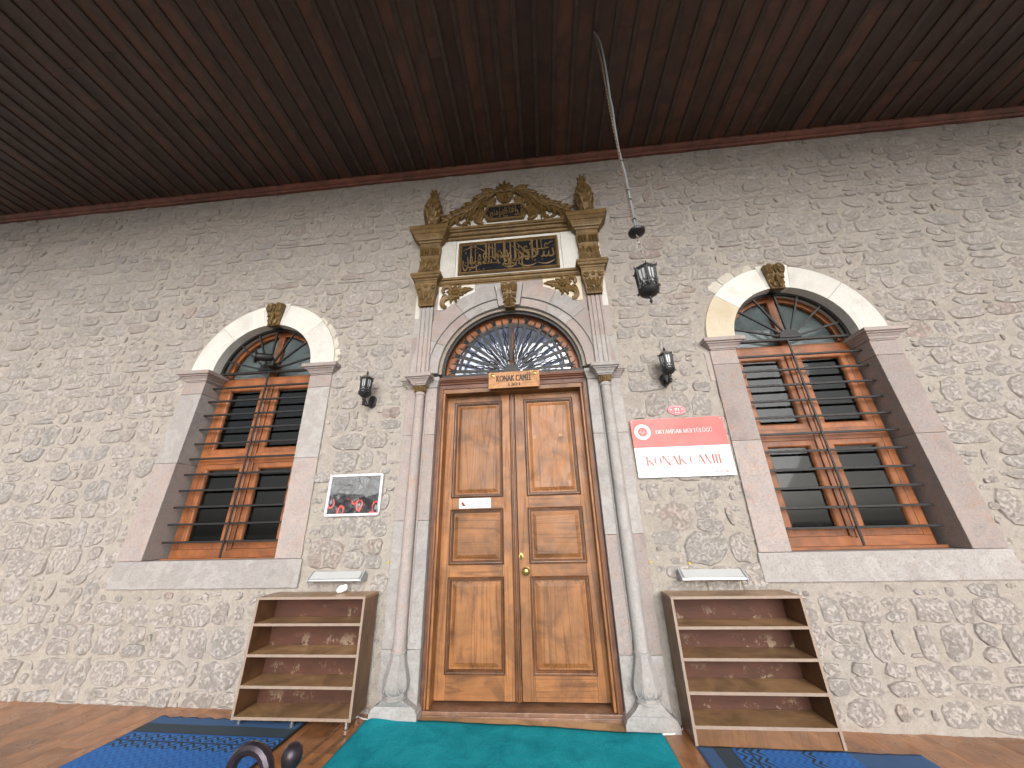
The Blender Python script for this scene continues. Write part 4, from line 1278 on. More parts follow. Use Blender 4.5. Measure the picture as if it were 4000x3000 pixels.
for i in range(10):
    a = R(3 + 17.4 * (i + .5))
    c, d = math.cos(a), math.sin(a)
    mb = MB()
    for q in (-1, 1):
        pts = []; rs = []
        for k in range(30):
            r_ = .17 + .50 * k / 29
            amp = .0135 * math.sin(PI * min(1, k / 25)) ** .5 if k < 25 else 0
            o = q * (abs(math.sin((k / 29) * PI * 4.2)) * amp + .001) * (1.0)
            pts.append((c * r_ - d * o, GY + .0, DZ + d * r_ + c * o)); rs.append(.0066 if k < 24 else .0085 if k < 27 else .0085 * (29.3 - k) / 2.3)
        mb.tube(pts, rs, 6)
    mb.build('wavy_bar', IR, gr, smooth=True)
hb = MB()
hub = []
for i in range(25):
    a = PI * i / 24
    r_ = .115 if i % 2 == 0 else .078
    hub.append((r_ * math.cos(a) * 1.05, DZ - .012 + r_ * math.sin(a) * .95))
hb.prism(hub, GY - .024, GY - .012).build('sun_hub', IR, gr)

# ------------------------------------------------------------------ arched windows
def window(cx, side):
    # side: -1 left, +1 right
    lab = 'arched window with white stone arch and iron bars, %s of the door' % ('left' if side < 0 else 'right')
    if side < 0: lab = 'barred arched window with gilded keystone and a black floodlight, left of the picture frame'
    else: lab = 'barred arched window with part cream yellow stone arch, right of the red and white sign'
    w = thing('arched_window', (cx, 0, .9), lab, 'window')
    t = -side  # +1 if the door is on its right
    ji, jo = .625, .880      # jamb inner and outer
    ln = -.018 * side
    for s in (-1, 1):
        a, b = sorted((cx + s * ji, cx + s * jo))
        if s == t: lean = .022 * t
        else: lean = -.022 * t
        cuts = [1.118, 2.03, 2.80, 2.945] if side < 0 else [1.10, 2.02, 2.79, 2.945]
        jamb_blocks(a, b, -.028, .30, cuts, [PK, GR if side < 0 else PK, PK], w, 'jamb_block', lean)
        mb = MB().stack(a + .010, b - .0, -.030, .25, cap_levels(2.948, 3.062, 0, .075))
        mb.build('impost', PK, w, bevel=.003)
    MB().box(cx - .935, cx + .935, -.030, .30, .885, 1.098 if side > 0 else 1.115).build('stone_sill', GR, w, bevel=.006)
    # arch
    CR = M_['cream']
    if side < 0: segs = [(0, 43, WH), (43, 79, WH), (79, 83.5, WH), (96.5, 101, WH), (101, 137, WH), (137, 180, WH)]
    else: segs = [(0, 43, WH), (43, 79, WH), (79, 83.5, WH), (96.5, 101, WH), (101, 141, WH), (141, 180, CR)]
    for a0, a1, m in segs:
        r1 = .868 if a1 - a0 > 10 else .895
        MB().ring(cx, WZ + .013, WR, r1, R(a0) + .0015, R(a1) - .0015, -.024, .26, max(3, int((a1 - a0) / 4))).build('voussoir', m, w, bevel=.003)
    console(w, cx + .018 * t, 3.63, 3.915, .070, .098, -.085)
    # ragged outer pieces of the relieving course on the door side
    random.seed(5 if side < 0 else 6)
    spans = ((3, 13, .94), (13.5, 24, .925), (24.5, 37, .93), (37.5, 47, .90)) if side < 0 else ((103, 117, .955), (117.5, 129, .965), (129.5, 139, .975))
    for (a0, a1, r1) in spans:
        poly = []; n_ = 7
        for i in range(n_ + 1): poly.append((cx + .870 * math.cos(R(a0 + (a1 - a0) * i / n_)), WZ + .870 * math.sin(R(a0 + (a1 - a0) * i / n_)) + .013))
        for i in range(n_, -1, -1):
            q = r1 + .022 * noise.noise(Vector((a0 * .3 + i * .7, side, 0))) - (.022 if i in (0, n_) else 0)
            poly.append((cx + q * math.cos(R(a0 + (a1 - a0) * i / n_)), WZ + q * math.sin(R(a0 + (a1 - a0) * i / n_)) + .013))
        MB().prism(poly[::-1], -.017, .02).build('outer_chip', M_['chip'], w, bevel=.004)
    MB().box(cx + t * .905 - .03, cx + t * .905 + .03, -.014, .02, 2.62, 2.94).build('outer_chip', PK, w, bevel=.006)
    # wooden window
    YW = .165
    WX, WZm = M_['win_x'], M_['win_z']
    MB().ring(cx, 3.06, .535, .60, 0, PI, YW, YW + .05, 40).build('arched_frame', WX, w, bevel=.003)
    MB().box(cx - .60, cx + .60, YW - .005, YW + .055, 2.945, 3.045).build('transom', WX, w, bevel=.003)
    MB().box(cx - .038, cx + .038, YW - .003, YW + .05, 3.047, 3.60).build('upper_mullion', WZm, w, bevel=.003)
    MB().box(cx - .052, cx + .052, YW - .012, YW + .045, 1.19, 2.943).build('mullion', WZm, w, bevel=.005)
    MB().tube([(cx, YW - .014, 1.19), (cx, YW - .014, 2.94)], .010, 8).build('mullion_bead', WZm, w, smooth=True)
    MB().box(cx - .60, cx + .60, YW - .004, YW + .05, 2.035, 2.145).build('middle_rail', WX, w, bevel=.003)
    MB().box(cx - .60, cx + .60, YW - .006, YW + .05, 1.105, 1.20).build('bottom_rail', WX, w, bevel=.003)
    MB().box(cx - .62, cx + .62, YW - .07, YW - .008, 1.10, 1.125).build('wooden_sill', WX, w, bevel=.003)
    for s in (-1, 1):
        a, b = sorted((cx + s * .540, cx + s * .605)); MB().box(a, b, YW, YW + .05, 1.2, 2.94).build('frame_stile', WZm, w, bevel=.003)
        for z0, z1 in ((1.202, 2.033), (2.147, 2.943)):
            a, b = sorted((cx + s * .054, cx + s * .538))
            c_ = MB(); rings = []
            for e, y in ((.0, YW + .048), (.0, YW + .004), (.045, YW + .004), (.055, YW + .012), (.062, YW + .030), (.062, YW + .048)):
                rings.append([(a + e, y, z0 + e), (b - e, y, z0 + e), (b - e, y, z1 - e), (a + e, y, z1 - e)])
            sash = c_.grid_loft(rings, caps=False).build('sash', WZm, w)
            MB().box(a + .05, b - .05, YW + .028, YW + .032, z0 + .05, z1 - .05).build('pane', M_['glass'], sash)
    for s in (0, 1):
        a0, a1 = (0.02, PI / 2) if s == 0 else (PI / 2, PI - .02)
        poly = [(cx + .545 * math.cos(a0 + (a1 - a0) * i / 16), 3.06 + .545 * math.sin(a0 + (a1 - a0) * i / 16)) for i in range(17)]
        poly = ([(cx, 3.04)] + poly) if s == 0 else (poly + [(cx, 3.04)])
        MB().prism(poly, YW + .022, YW + .026).build('pane', M_['glass'], w)
    poly = [(cx + .6 * math.cos(PI * i / 24), 3.05 + .6 * math.sin(PI * i / 24)) for i in range(25)]
    MB().prism(poly, YW + .052, YW + .056).build('grey_panel', M_['grey_board'], w)  # plain grey panel added so the upper panes look flat grey
    # iron bars
    YB = .085
    gril = MB().ring(cx, 3.07, .560, .590, 0, PI, YB - .01, YB + .02, 40).build('iron_hoop', IR, w)
    for k in range(11):
        zz = 2.90 - .163 * k
        MB().box(cx - .63, cx + .63, YB - .010, YB + .010, zz - .010, zz + .010).build('iron_bar', IR, w, bevel=.002)
    MB().box(cx - .60, cx + .60, YB - .016, YB + .016, 3.062, 3.088).build('iron_base_bar', IR, w, bevel=.002)
    vx = cx + .035 * t
    MB().box(vx - .009, vx + .009, YB - .022, YB - .0105, 1.13, 3.06).build('iron_upright', IR, w, bevel=.002)
    for k in range(7):
        a = R(16 + 24.7 * k)
        c, d = math.cos(a), math.sin(a)
        r0, r1 = .08, .545
        o = .009
        rings = [[(cx + c * r_ - d * q, YB + yy, 3.088 + d * r_ + c * q) for q, yy in ((-o, -.012), (o, -.012), (o, .006), (-o, .006))] for r_ in (r0, r1)]
        MB().grid_loft(rings).build('iron_spoke', IR, w)
    poly = [(cx + .105 * math.cos(PI * i / 16), 3.088 + .095 * math.sin(PI * i / 16)) for i in range(17)]
    MB().prism(poly, YB - .028, YB - .013).build('iron_hub', IR, w)
    return w
window(WINS[0], -1)
window(WINS[1], 1)

# ------------------------------------------------------------------ floodlight on the left window
fx_, fy_, fz_ = -2.775, -.02, 3.17
fd = thing('floodlight', (fx_, .05, 3.12), 'black cylindrical floodlight clamped to the left window grille', 'floodlight')
d_ = Vector((-.80, -.50, -.12)).normalized()
c0 = Vector((fx_ + .02, fy_, fz_ + .035))
MB().tube([c0, c0 + d_ * .02, c0 + d_ * .13, c0 + d_ * .15], [.030, .042, .048, .050], 20).build('housing', M_['iron2'], fd, smooth=True)
MB().tube([c0 + d_ * .150, c0 + d_ * .155, c0 + d_ * .170, c0 + d_ * .172], [.060, .072, .072, .066], 24).build('front_ring', M_['iron2'], fd, smooth=True)
MB().box(fx_ - .03, fx_ + .045, -.03, .055, 3.10, 3.155).build('driver_box', M_['iron2'], fd, bevel=.005)
MB().tube([(fx_ + .01, .0, 3.15), (fx_ + .03, -.01, 3.19), (fx_ + .02, -.02, 3.205)], .010, 8).build('bracket', M_['iron2'], fd, smooth=True)

# ------------------------------------------------------------------ lanterns
def hexpts(cx, cy, z, r, rot=PI / 6, n=6): return [(cx + r * math.cos(rot + 2 * PI * k / n), cy + r * math.sin(rot + 2 * PI * k / n), z) for k in range(n)]
def lantern_body(root, cx, cy, zb, zt, rb, rt, parts_mat, tip_up=True, rot=0.0):
    I2 = M_['iron2']
    H = zt - zb
    cage = MB()
    n = 6
    for z_, r_ in ((zb, rb), (zt, rt)):
        rg = [hexpts(cx, cy, z_ - .010, r_ * 1.04, rot), hexpts(cx, cy, z_ + .010, r_ * 1.04, rot)]
        cage.grid_loft(rg)
    bot, top = hexpts(cx, cy, zb, rb, rot), hexpts(cx, cy, zt, rt, rot)
    for k in range(n):
        cage.tube([bot[k], top[k]], .0075, 6)
        k2 = (k + 1) % n
        def on(u, v):  # point on the facet
            a = Vector(bot[k]).lerp(Vector(bot[k2]), u); b = Vector(top[k]).lerp(Vector(top[k2]), u)
            return a.lerp(b, v)
        # gothic tracery
        cage.tube([on(.5, .98), on(.5, .42), on(.30, .26)], .0035, 5)
        cage.tube([on(.5, .42), on(.70, .26)], .0035, 5)
        cage.tube([on(.14, .98), on(.14, .55), on(.24, .34), on(.5, .10)], .005, 5)
        cage.tube([on(.86, .98), on(.86, .55), on(.76, .34), on(.5, .10)], .005, 5)
        for (u, v) in ((.1, .1), (.25, .16), (.75, .16), (.9, .1), (.1, .3), (.9, .3), (.18, .05), (.82, .05)):
            p = on(u, v)
            cage.tube([p + Vector((0, 0, -.008)), p, p + Vector((0, 0, .008))], [.003, .009, .003], 5)
    body = cage.build('cage', I2, root, smooth=True)
    for k in range(n):
        k2 = (k + 1) % n
        b0, b1, t0, t1 = (Vector(p) for p in (bot[k], bot[k2], top[k], top[k2]))
        cc_ = Vector((cx, cy, 0))
        def sh(p): return (p.x + (cx - p.x) * .06, p.y + (cy - p.y) * .06, p.z)
        MB().add([sh(b0), sh(b1), sh(t1), sh(t0)], [(0, 1, 2, 3)]).build('pane', M_['lamp_glass'], body)
    # crowns with horn-like corners
    for z_, r_, up in ((zt + .004, rt, 1), (zb - .004, rb, -1)):
        cr = MB()
        cr.grid_loft([hexpts(cx, cy, z_ - .006, r_ * 1.06, rot), hexpts(cx, cy, z_ + .006, r_ * 1.13, rot)] if up > 0 else [hexpts(cx, cy, z_ - .006, r_ * 1.15, rot), hexpts(cx, cy, z_ + .006, r_ * 1.07, rot)])
        for p in hexpts(cx, cy, z_, r_ * 1.12, rot):
            o_ = Vector((p[0] - cx, p[1] - cy, 0)).normalized()
            P0 = Vector(p)
            cr.tube([P0 - o_ * .01, P0 + o_ * .006, P0 + o_ * .009 + Vector((0, 0, .013 * up))], [.007, .005, .002], 6)
            cr.tube([P0 + o_ * .005 - Vector((0, 0, .008)), P0 + o_ * .005 + Vector((0, 0, .008))], [.003, .005], 6)
        cr.build('crown', I2, root)
    return body

def wall_lantern(cx, cz, bx, bz, label):
    cy = -.17
    w = thing('wall_lantern', (bx, 0, bz), label, 'lantern', 'wall lanterns either side of the door')
    I2 = M_['iron2']
    zb, zt = cz - .075, cz + .075
    lantern_body(w, cx, cy, zb, zt, .056, .061, None)
    MB().lathe(cx, cy, [(zt + .008, .062), (zt + .014, .060), (zt + .030, .048), (zt + .042, .028), (zt + .046, .012)], 16).build('dome_roof', M_['dusty'], w, smooth=True)
    MB().lathe(cx, cy, [(zt + .044, .009), (zt + .056, .007), (zt + .066, .013), (zt + .074, .011), (zt + .096, .003), (zt + .10, .001)], 10).build('finial', I2, w, smooth=True)
    MB().lathe(cx, cy, [(zb - .052, .018), (zb - .045, .026), (zb - .036, .040), (zb - .022, .052), (zb - .008, .058)], 16).build('bowl', I2, w, smooth=True)
    MB().lathe(cx, cy, [(zb - .132, .004), (zb - .126, .014), (zb - .118, .016), (zb - .110, .010), (zb - .100, .012), (zb - .094, .018), (zb - .088, .012), (zb - .075, .013), (zb - .068, .019), (zb - .052, .017)], 12).build('stem', I2, w, smooth=True)
    pts = [(cx, cy + .002, zb - .105), (cx + (bx - cx) * .3, cy + .05, zb - .118), (cx + (bx - cx) * .7, cy + .10, zb - .105), (bx, -.02, bz)]
    MB().tube(pts, [.010, .011, .012, .016], 8).build('arm', I2, w, smooth=True)
    pts = [(cx, cy + .01, zb - .060), (cx + (bx - cx) * .4, cy + .045, zb - .085), (cx + (bx - cx) * .7, cy + .08, zb - .105)]
    MB().tube(pts, .006, 6).build('arm_curl', I2, w, smooth=True)
    poly = [(bx, bz - .074), (bx + .040, bz - .042), (bx + .045, bz + .02), (bx + .028, bz + .062), (bx, bz + .074), (bx - .028, bz + .062), (bx - .045, bz + .02), (bx - .040, bz - .042)]
    MB().prism(poly, -.028, .005).build('backplate', I2, w, bevel=.008)
    return w
wall_lantern(-1.494, 2.712, -1.482, 2.590, 'black wall lantern between the left window and the doorway')
wall_lantern(1.535, 2.776, 1.535, 2.650, 'black wall lantern above the number plate and red sign')

hl = thing('hanging_lantern', (1.053, -1.337, 2.715), 'black hexagonal lantern hanging from the ceiling by a chain and grey conduit', 'lantern')
HX, HY = 1.053, -1.337
lantern_body(hl, HX, HY, 2.795, 2.950, .062, .068, None, rot=.35)
MB().lathe(HX, HY, [(2.738, .010), (2.743, .026), (2.754, .048), (2.770, .062), (2.788, .068)], 18).build('bowl', M_['iron2'], hl, smooth=True)
MB().lathe(HX, HY, [(2.680, .001), (2.688, .005), (2.702, .011), (2.712, .006), (2.722, .008), (2.730, .011), (2.740, .010)], 12).build('finial', M_['iron2'], hl, smooth=True)
MB().grid_loft([hexpts(HX, HY, 2.962, .070, .35), hexpts(HX, HY, 2.972, .045, .35)]).build('top_plate', M_['dusty'], hl)
def chain(path, link, r, mat, parent, name='chain'):
    mb = MB()
    path = [Vector(p) for p in path]
    seg = [(path[i + 1] - path[i]).length for i in range(len(path) - 1)]
    tot = sum(seg); n = int(tot / (link * .78)); k = 0
    for i in range(n):
        d = (i + .5) * tot / n; j = 0
        while j < len(seg) - 1 and d > seg[j]: d -= seg[j]; j += 1
        t_ = (path[j + 1] - path[j]).normalized(); c_ = path[j] + t_ * d
        s_ = t_.orthogonal().normalized()
        if i % 2: s_ = t_.cross(s_)
        pts = [c_ + t_ * (link * .5 * math.cos(a)) + s_ * (link * .26 * math.sin(a)) for a in [2 * PI * q / 8 for q in range(9)]]
        mb.tube(pts, r, 4)
    return mb.build(name, mat, parent)
chain([(HX, HY, 3.285), (HX + .002, HY, 2.965)], .040, .0028, M_['chain'], hl, 'lower_chain')
MB().lathe(HX, HY, [(3.270, .010), (3.276, .035), (3.290, .056), (3.305, .060), (3.312, .055), (3.330, .022), (3.345, .014)], 20).build('canopy', M_['iron2'], hl, smooth=True)
cpts = [(HX, HY, 3.33), (HX + .003, HY, 3.6), (HX + .006, HY, 3.9), (HX - .004, HY, 4.2), (HX + .004, HY, 4.5), (HX + .018, HY, 4.75), (HX + .016, HY, 4.9), (HX + .026, HY, 5.1), (HX + .034, HY - .004, 5.35), (HX + .038, HY - .006, 5.6), (HX + .036, HY, 5.8), (HX + .022, HY + .004, 5.93), (HX, HY, 6.0)]
MB().tube(cpts, .0095, 8).build('conduit', M_['conduit'], hl, smooth=True)
chain([(HX - .016, HY - .004, 3.40), (HX - .012, HY - .010, 4.0), (HX - .012, HY - .010, 4.5), (HX, HY, 5.0), (HX + .01, HY, 5.5), (HX, HY, 5.99)], .030, .0028, M_['rust'], hl, 'upper_chain')
for zz in (3.42, 3.62, 3.72, 4.05, 4.62):
    MB().lathe(HX + .0, HY, [(zz, .014), (zz + .004, .017), (zz + .010, .014)], 8).build('cable_tie', M_['iron2'], hl)

# ------------------------------------------------------------------ plaque over the door
pq = thing('wooden_plaque', (.03, -.05, 2.65), 'carved wooden plaque reading KONAK CAMII 1301 over the door', 'plaque')
px0, px1, pz0, pz1 = -.232, .296, 2.652, 2.832
YQ = -.062
mb = MB(); n = 40
MB().box(px0, px1, YQ, -.046, pz0, pz1).build('board', M_['sign_wood'], pq, bevel=.003)
t1 = MB()
for dx_ in (-.0032, 0, .0032):
    q_ = text_mesh('KONAK CAM\u0130\u0130', .1, depth=.0015, fit=(-.148 + dx_, .205 + dx_, 2.722, 2.815), y=YQ - .001 - dx_ * .02)
    t1.add(q_.v, q_.f)
t1.build('lettering', M_['black_ink'], pq)
t2 = MB()
for dx_ in (-.0022, 0, .0022):
    q_ = text_mesh('1301', .05, depth=.0015, fit=(-.024 + dx_, .090 + dx_, 2.670, 2.706), y=YQ - .001 - dx_ * .02)
    t2.add(q_.v, q_.f)
t2.build('lettering', M_['black_ink'], pq)
for xx, zz in ((-.188, 2.795), (.248, 2.800)):
    mb = MB()
    mb.grid_loft([[(xx + r * math.cos(2 * PI * k / 12), YQ - d, zz + r * math.sin(2 * PI * k / 12)) for k in range(12)] for d, r in ((0, .022), (.006, .021), (.010, .012), (.013, .004))])
    mb.build('brass_stud', M_['brass'], pq, smooth=True)

# ------------------------------------------------------------------ serif lettering for the sign
GL = {
 'K': (.78, [('s', .12, 0, 1), ('d', .16, .42, .66, 1, .05), ('d', .30, .56, .72, 0, .18)]),
 'O': (.86, [('o', .43, .5, .40, .5)]),
 'N': (.86, [('t', .12, 0, 1), ('d', .12, 1, .74, 0, .20), ('t', .74, 0, 1)]),
 'A': (.80, [('d', .08, 0, .40, 1, .07), ('d', .40, 1, .72, 0, .20), ('h', .20, .60, .33)]),
 'C': (.78, [('c', .43, .5, .40, .5)]),
 'M': (1.02, [('t', .13, 0, 1), ('d', .13, 1, .50, 0, .17), ('d', .50, 0, .87, 1, .05), ('s', .87, 0, 1)]),
 'I': (.30, [('s', .15, 0, 1)]),
 '\u0130': (.30, [('s', .15, 0, 1), ('p', .15, 1.20)]),
 'R': (.74, [('s', .14, 0, 1), ('b', .14, .50, 1), ('d', .34, .50, .68, 0, .17)]),
 'T': (.70, [('s', .35, 0, 1), ('h', .04, .66, .975)]),
 'H': (.86, [('s', .15, 0, 1), ('s', .71, 0, 1), ('h', .15, .71, .5)]),
 'S': (.58, [('S',)]),
 '\u00dc': (.82, [('U', .40, .30), ('p', .28, 1.20), ('p', .54, 1.20)]),
 'F': (.60, [('s', .14, 0, 1), ('h', .14, .54, .975), ('h', .14, .44, .52)]),
 'L': (.60, [('s', .14, 0, 1), ('h', .14, .56, .025)]),
 '\u011e': (.82, [('c', .43, .5, .40, .5), ('s', .70, .05, .45), ('v',)]),
 ' ': (.26, []),
}
def serif_text(body, x0, x1, z0, h, y, track=.06, wt=1.0):
    ws = [GL[c][0] + track for c in body]
    tot = sum(ws) - track
    k = (x1 - x0) / (tot * h)
    mb = MB(); x = x0
    def quad(ax, az, bx, bz, w):
        w = w * wt if w > .1 else w; a = Vector((ax, az)); b = Vector((bx, bz)); n = Vector((-(b - a).y, (b - a).x)).normalized() * w / 2
        mb.prism([(X0_ + p[0] * h * k, z0 + p[1] * h) for p in (a - n, b - n, b + n, a + n)][::-1] if False else [(X0_ + p[0] * h * k, z0 + p[1] * h) for p in (a - n, b - n, b + n, a + n)], y - .001, y)
    def arc(cx, cz, rx, rz, a0, a1, thick, thin, n=18):
        o = []; i_ = []
        for q in range(n + 1):
            a = a0 + (a1 - a0) * q / n
            t_ = thin + (thick * wt - thin) * abs(math.cos(a)) ** 1.3
            o.append((cx + rx * math.cos(a), cz + rz * math.sin(a))); i_.append((cx + (rx - t_) * math.cos(a), cz + (rz - min(t_, .06)) * math.sin(a)))
        vs = [(X0_ + p[0] * h * k, y - .001, z0 + p[1] * h) for p in o + i_]
        mb.add(vs, [(q, q + 1, q + 1 + n + 1, q + n + 1) for q in range(n)])
    for c, w in zip(body, ws):
        X0_ = x
        for st in GL[c][1]:
            if st[0] in 'st':
                wd = .20 if st[0] == 's' else .08
                quad(st[1], st[2], st[1], st[3], wd)
                for zz in (st[2] + .015, st[3] - .015): quad(st[1] - .14, zz, st[1] + .14, zz, .035)
            elif st[0] == 'd':
                quad(*st[1:6])
                if st[2] == 0 or st[4] == 0:
                    xx = st[1] if st[2] == 0 else st[3]
                    quad(xx - .11, .015, xx + .11, .015, .035)
            elif st[0] == 'h': quad(st[1], st[3], st[2], st[3], .05)
            elif st[0] == 'o': arc(st[1], st[2], st[3], st[4], 0, 2 * PI, .20, .06, 28)
            elif st[0] == 'c': arc(st[1], st[2], st[3], st[4], R(42), R(318), .20, .06, 22); quad(.72, .70, .72, .92, .04)
            elif st[0] == 'p':
                arc(st[1], st[2], .085, .085, 0, 2 * PI, .084, .06, 10)
                quad(st[1] - .05, st[2], st[1] + .05, st[2], .09)
            elif st[0] == 'b': arc(st[1] + .12, .745, .40, .25, -PI / 2, PI / 2, .13, .05, 12); quad(st[1], .975, st[1] + .14, .975, .05); quad(st[1], .52, st[1] + .14, .52, .05)
            elif st[0] == 'S': arc(.29, .74, .22, .26, R(30), R(255), .12, .05, 12); arc(.29, .26, .23, .27, R(-150), R(75), .13, .05, 12)
            elif st[0] == 'U': quad(.15, .3, .15, 1, .13); quad(.67, .3, .67, 1, .05); arc(.41, .32, .325, .32, PI, 2 * PI, .13, .05, 12); quad(.02, .985, .28, .985, .035); quad(.55, .985, .79, .985, .035)
            elif st[0] == 'v': arc(.42, 1.30, .18, .16, PI, 2 * PI, .05, .05, 10)
        x += w * h * k
    return mb

sg = thing('mosque_sign', (1.56, -.02, 1.717), 'red and white metal sign reading KONAK CAMII screwed to the wall', 'sign')
sx0, sx1, sz0, szm, sz1 = 1.133, 1.980, 1.717, 1.987, 2.255
YS = -.036
MB().box(sx0, sx1, YS, YS + .003, sz0, szm - .0005).build('white_panel', M_['sign_white'], sg)
rp = MB()
rings = []
for i in range(13):
    xx = sx0 + (sx1 - sx0) * i / 12
    yy = YS + (.0035 * (i / 12) ** 4)
    rings.append([(xx, yy, szm), (xx, yy + .0, sz1 - .002 * math.sin(i)), (xx, yy + .003, sz1 - .002 * math.sin(i)), (xx, yy + .003, szm)])
rp.grid_loft(rings).build('red_panel', M_['red'], sg)
serif_text('KONAK CAM\u0130\u0130', 1.222, 1.880, 1.822, .084, YS - .001, .02).build('lettering', M_['red_ink'], sg)
serif_text('ORTAH\u0130SAR M\u00dcFT\u00dcL\u00dc\u011e\u00dc', 1.352, 1.862, 2.112, .037, YS - .001, .07, .72).build('lettering', M_['sign_white'], sg)
text_mesh('Y.T. H\u0130CR\u0130 1301', .03, depth=.0005, bold=.0010, fit=(1.745, 1.925, 1.741, 1.767), y=YS - .001).build('lettering', M_['red_ink'], sg)
ex, ez = 1.2325, 2.135
em = MB()
def disc(mb, cx, cz, r0, r1, y, n=40):
    vs = [(cx + r * math.cos(2 * PI * k / n), y, cz + r * math.sin(2 * PI * k / n)) for r in (r0, r1) for k in range(n)]
    mb.add(vs, [(k, (k + 1) % n, n + (k + 1) % n, n + k) for k in range(n)])
disc(em, ex, ez, .044, .073, YS - .0010)
emo = em.build('emblem_ring', M_['sign_white'], sg)
em = MB(); disc(em, ex, ez, .0715, .0745, YS - .0012); disc(em, ex, ez, .044, .0455, YS - .0012)
for k in range(17):
    a = R(-8 + 196 * k / 16); q = .0016
    em.prism([(ex + .0585 * math.cos(a) + q * dx, ez + .0585 * math.sin(a) + q * dz) for dx, dz in ((-1, 0), (0, -1), (1, 0), (0, 1))], YS - .0016, YS - .0011)
ring_txt = 'D\u0130YANET \u0130\u015eLER\u0130 BA\u015eKANLI\u011eI'
for k, ch in enumerate(ring_txt):
    if ch == ' ': continue
    a = R(197 + 146 * k / (len(ring_txt) - 1))
    t_ = text_mesh(ch, .0125, 0, 0, y=0, depth=0, bold=.0003)
    rot = a + PI / 2
    for v in t_.v: pass
    t_.v = [(ex + .0625 * math.cos(a) + v[0] * math.cos(rot) - v[2] * math.sin(rot), YS - .0016, ez + .0625 * math.sin(a) + v[0] * math.sin(rot) + v[2] * math.cos(rot)) for v in t_.v]
    em.add(t_.v, t_.f)
em.build('emblem_print', M_['grey_ink'], emo)
em = MB()
yy = YS - .0018
for q in (-1, 1):      # open-book-like emblem of two tall strokes over a base, white line work
    em.tube([(ex + q * .032, yy, ez - .006), (ex + q * .010, yy, ez - .006), (ex + q * .010, yy, ez + .016), (ex + q * .016, yy, ez + .018), (ex + q * .017, yy, ez - .002), (ex + q * .032, yy, ez - .001), (ex + q * .032, yy, ez - .006)], .0012, 4)
em.tube([(ex + .006 * math.cos(a) * 1.0, yy, ez - .011 + .007 * math.sin(a)) for a in [R(110 + 300 * i / 12) for i in range(13)]], .0014, 4)
em.build('emblem_sign', M_['sign_white'], emo)
for xx, zz in ((1.147, 2.236), (1.960, 2.236), (1.152, 1.735), (1.962, 1.738)):
    MB().grid_loft([[(xx + r * math.cos(2 * PI * k / 10), YS - d, zz + r * math.sin(2 * PI * k / 10)) for k in range(10)] for d, r in ((0, .0075), (.003, .007), (.005, .003))]).build('screw', M_['steel'], sg, smooth=True)

# oval number plate
op = thing('number_plate', (1.589, -.02, 2.34), 'small oval red house number plate reading 71', 'number plate')
ox, oz = 1.589, 2.342
def oval(mb, rx, rz, y0, y1, n=40, rim=.0):
    mb.prism([(ox + rx * math.cos(2 * PI * k / n), oz + rz * math.sin(2 * PI * k / n)) for k in range(n)], y0, y1)
mb = MB(); oval(mb, .083, .050, -.022, .0); mb.build('rim', M_['plate_rim'], op, bevel=.002)
mb = MB(); oval(mb, .0745, .043, -.0235, -.0221); mb.build('blue_border', M_['blue_line'], op)
mb = MB(); oval(mb, .0715, .040, -.0250, -.0236); mb.build('plate', M_['dark_red'], op)
text_mesh('71', .04, depth=.0005, bold=.0006, fit=(1.571, 1.609, 2.329, 2.358), y=-.0262).build('number', M_['white_plastic'], op)
text_mesh('UZUN SOKAK', .012, depth=.0003, bold=.0003, fit=(1.567, 1.613, 2.3075, 2.3150), y=-.0262).build('lettering', M_['white_plastic'], op)
mb = MB()
for k, ch in enumerate('CUMHUR\u0130YET MAHALLES\u0130'):
    if ch == ' ': continue
    a = R(128 - 76 * k / 19)
    t_ = text_mesh(ch, .0085, 0, 0, y=0, depth=0, bold=.0002); rot = a - PI / 2
    t_.v = [(ox + .066 * math.cos(a) + (v[0] * math.cos(rot * .5) - v[2] * math.sin(rot * .5)), -.0262, oz - .006 + .036 * math.sin(a) + (v[0] * math.sin(rot * .5) + v[2] * math.cos(rot * .5))) for v in t_.v]
    mb.add(t_.v, t_.f)
mb.build('lettering', M_['white_plastic'], op)
mb = MB(); mb.prism([(1.5355 + .0095 * math.cos(2 * PI * k / 16), 2.345 + .0085 * math.sin(2 * PI * k / 16)) for k in range(16)], -.0262, -.0251); mb.build('round_badge', M_['sign_white'], op)
mb = MB(); mb.prism([(1.534 + .004 * math.cos(2 * PI * k / 8), 2.348 + .004 * math.sin(2 * PI * k / 8)) for k in range(8)], -.0270, -.0263); mb.build('badge_mark', M_['lilac_ink'], op)
mb = MB().prism([(1.631, 2.335), (1.649, 2.335), (1.649, 2.353), (1.631, 2.353)], -.0262, -.0251); mb.build('blank_square', M_['grey_plastic'], op)

# ------------------------------------------------------------------ notice on the door
nb = thing('door_notice', (-.39, YF - .008, 1.508), 'small white notice with crossed out shoe screwed to the left door leaf', 'notice')
nx0, nx1, nz0, nz1 = -.541, -.236, 1.509, 1.600
YN = YF - .006
MB().box(nx0, nx1, YN, YF - .002, nz0, nz1).build('plate', M_['sign_white'], nb, bevel=.001)
mb = MB()
for e, wd in ((.007, .0014),):
    for (a, b, c, d) in ((nx0 + e, nx1 - e, nz0 + e, nz0 + e + wd), (nx0 + e, nx1 - e, nz1 - e - wd, nz1 - e), (nx0 + e, nx0 + e + wd, nz0 + e, nz1 - e), (nx1 - e - wd, nx1 - e, nz0 + e, nz1 - e)):
        mb.box(a, b, YN - .0006, YN - .0001, c, d)
mb.build('border_line', M_['grey_ink'], nb)
mb = MB()
a, b, c, d = nx0 + .013, nx0 + .076, nz0 + .013, nz1 - .013
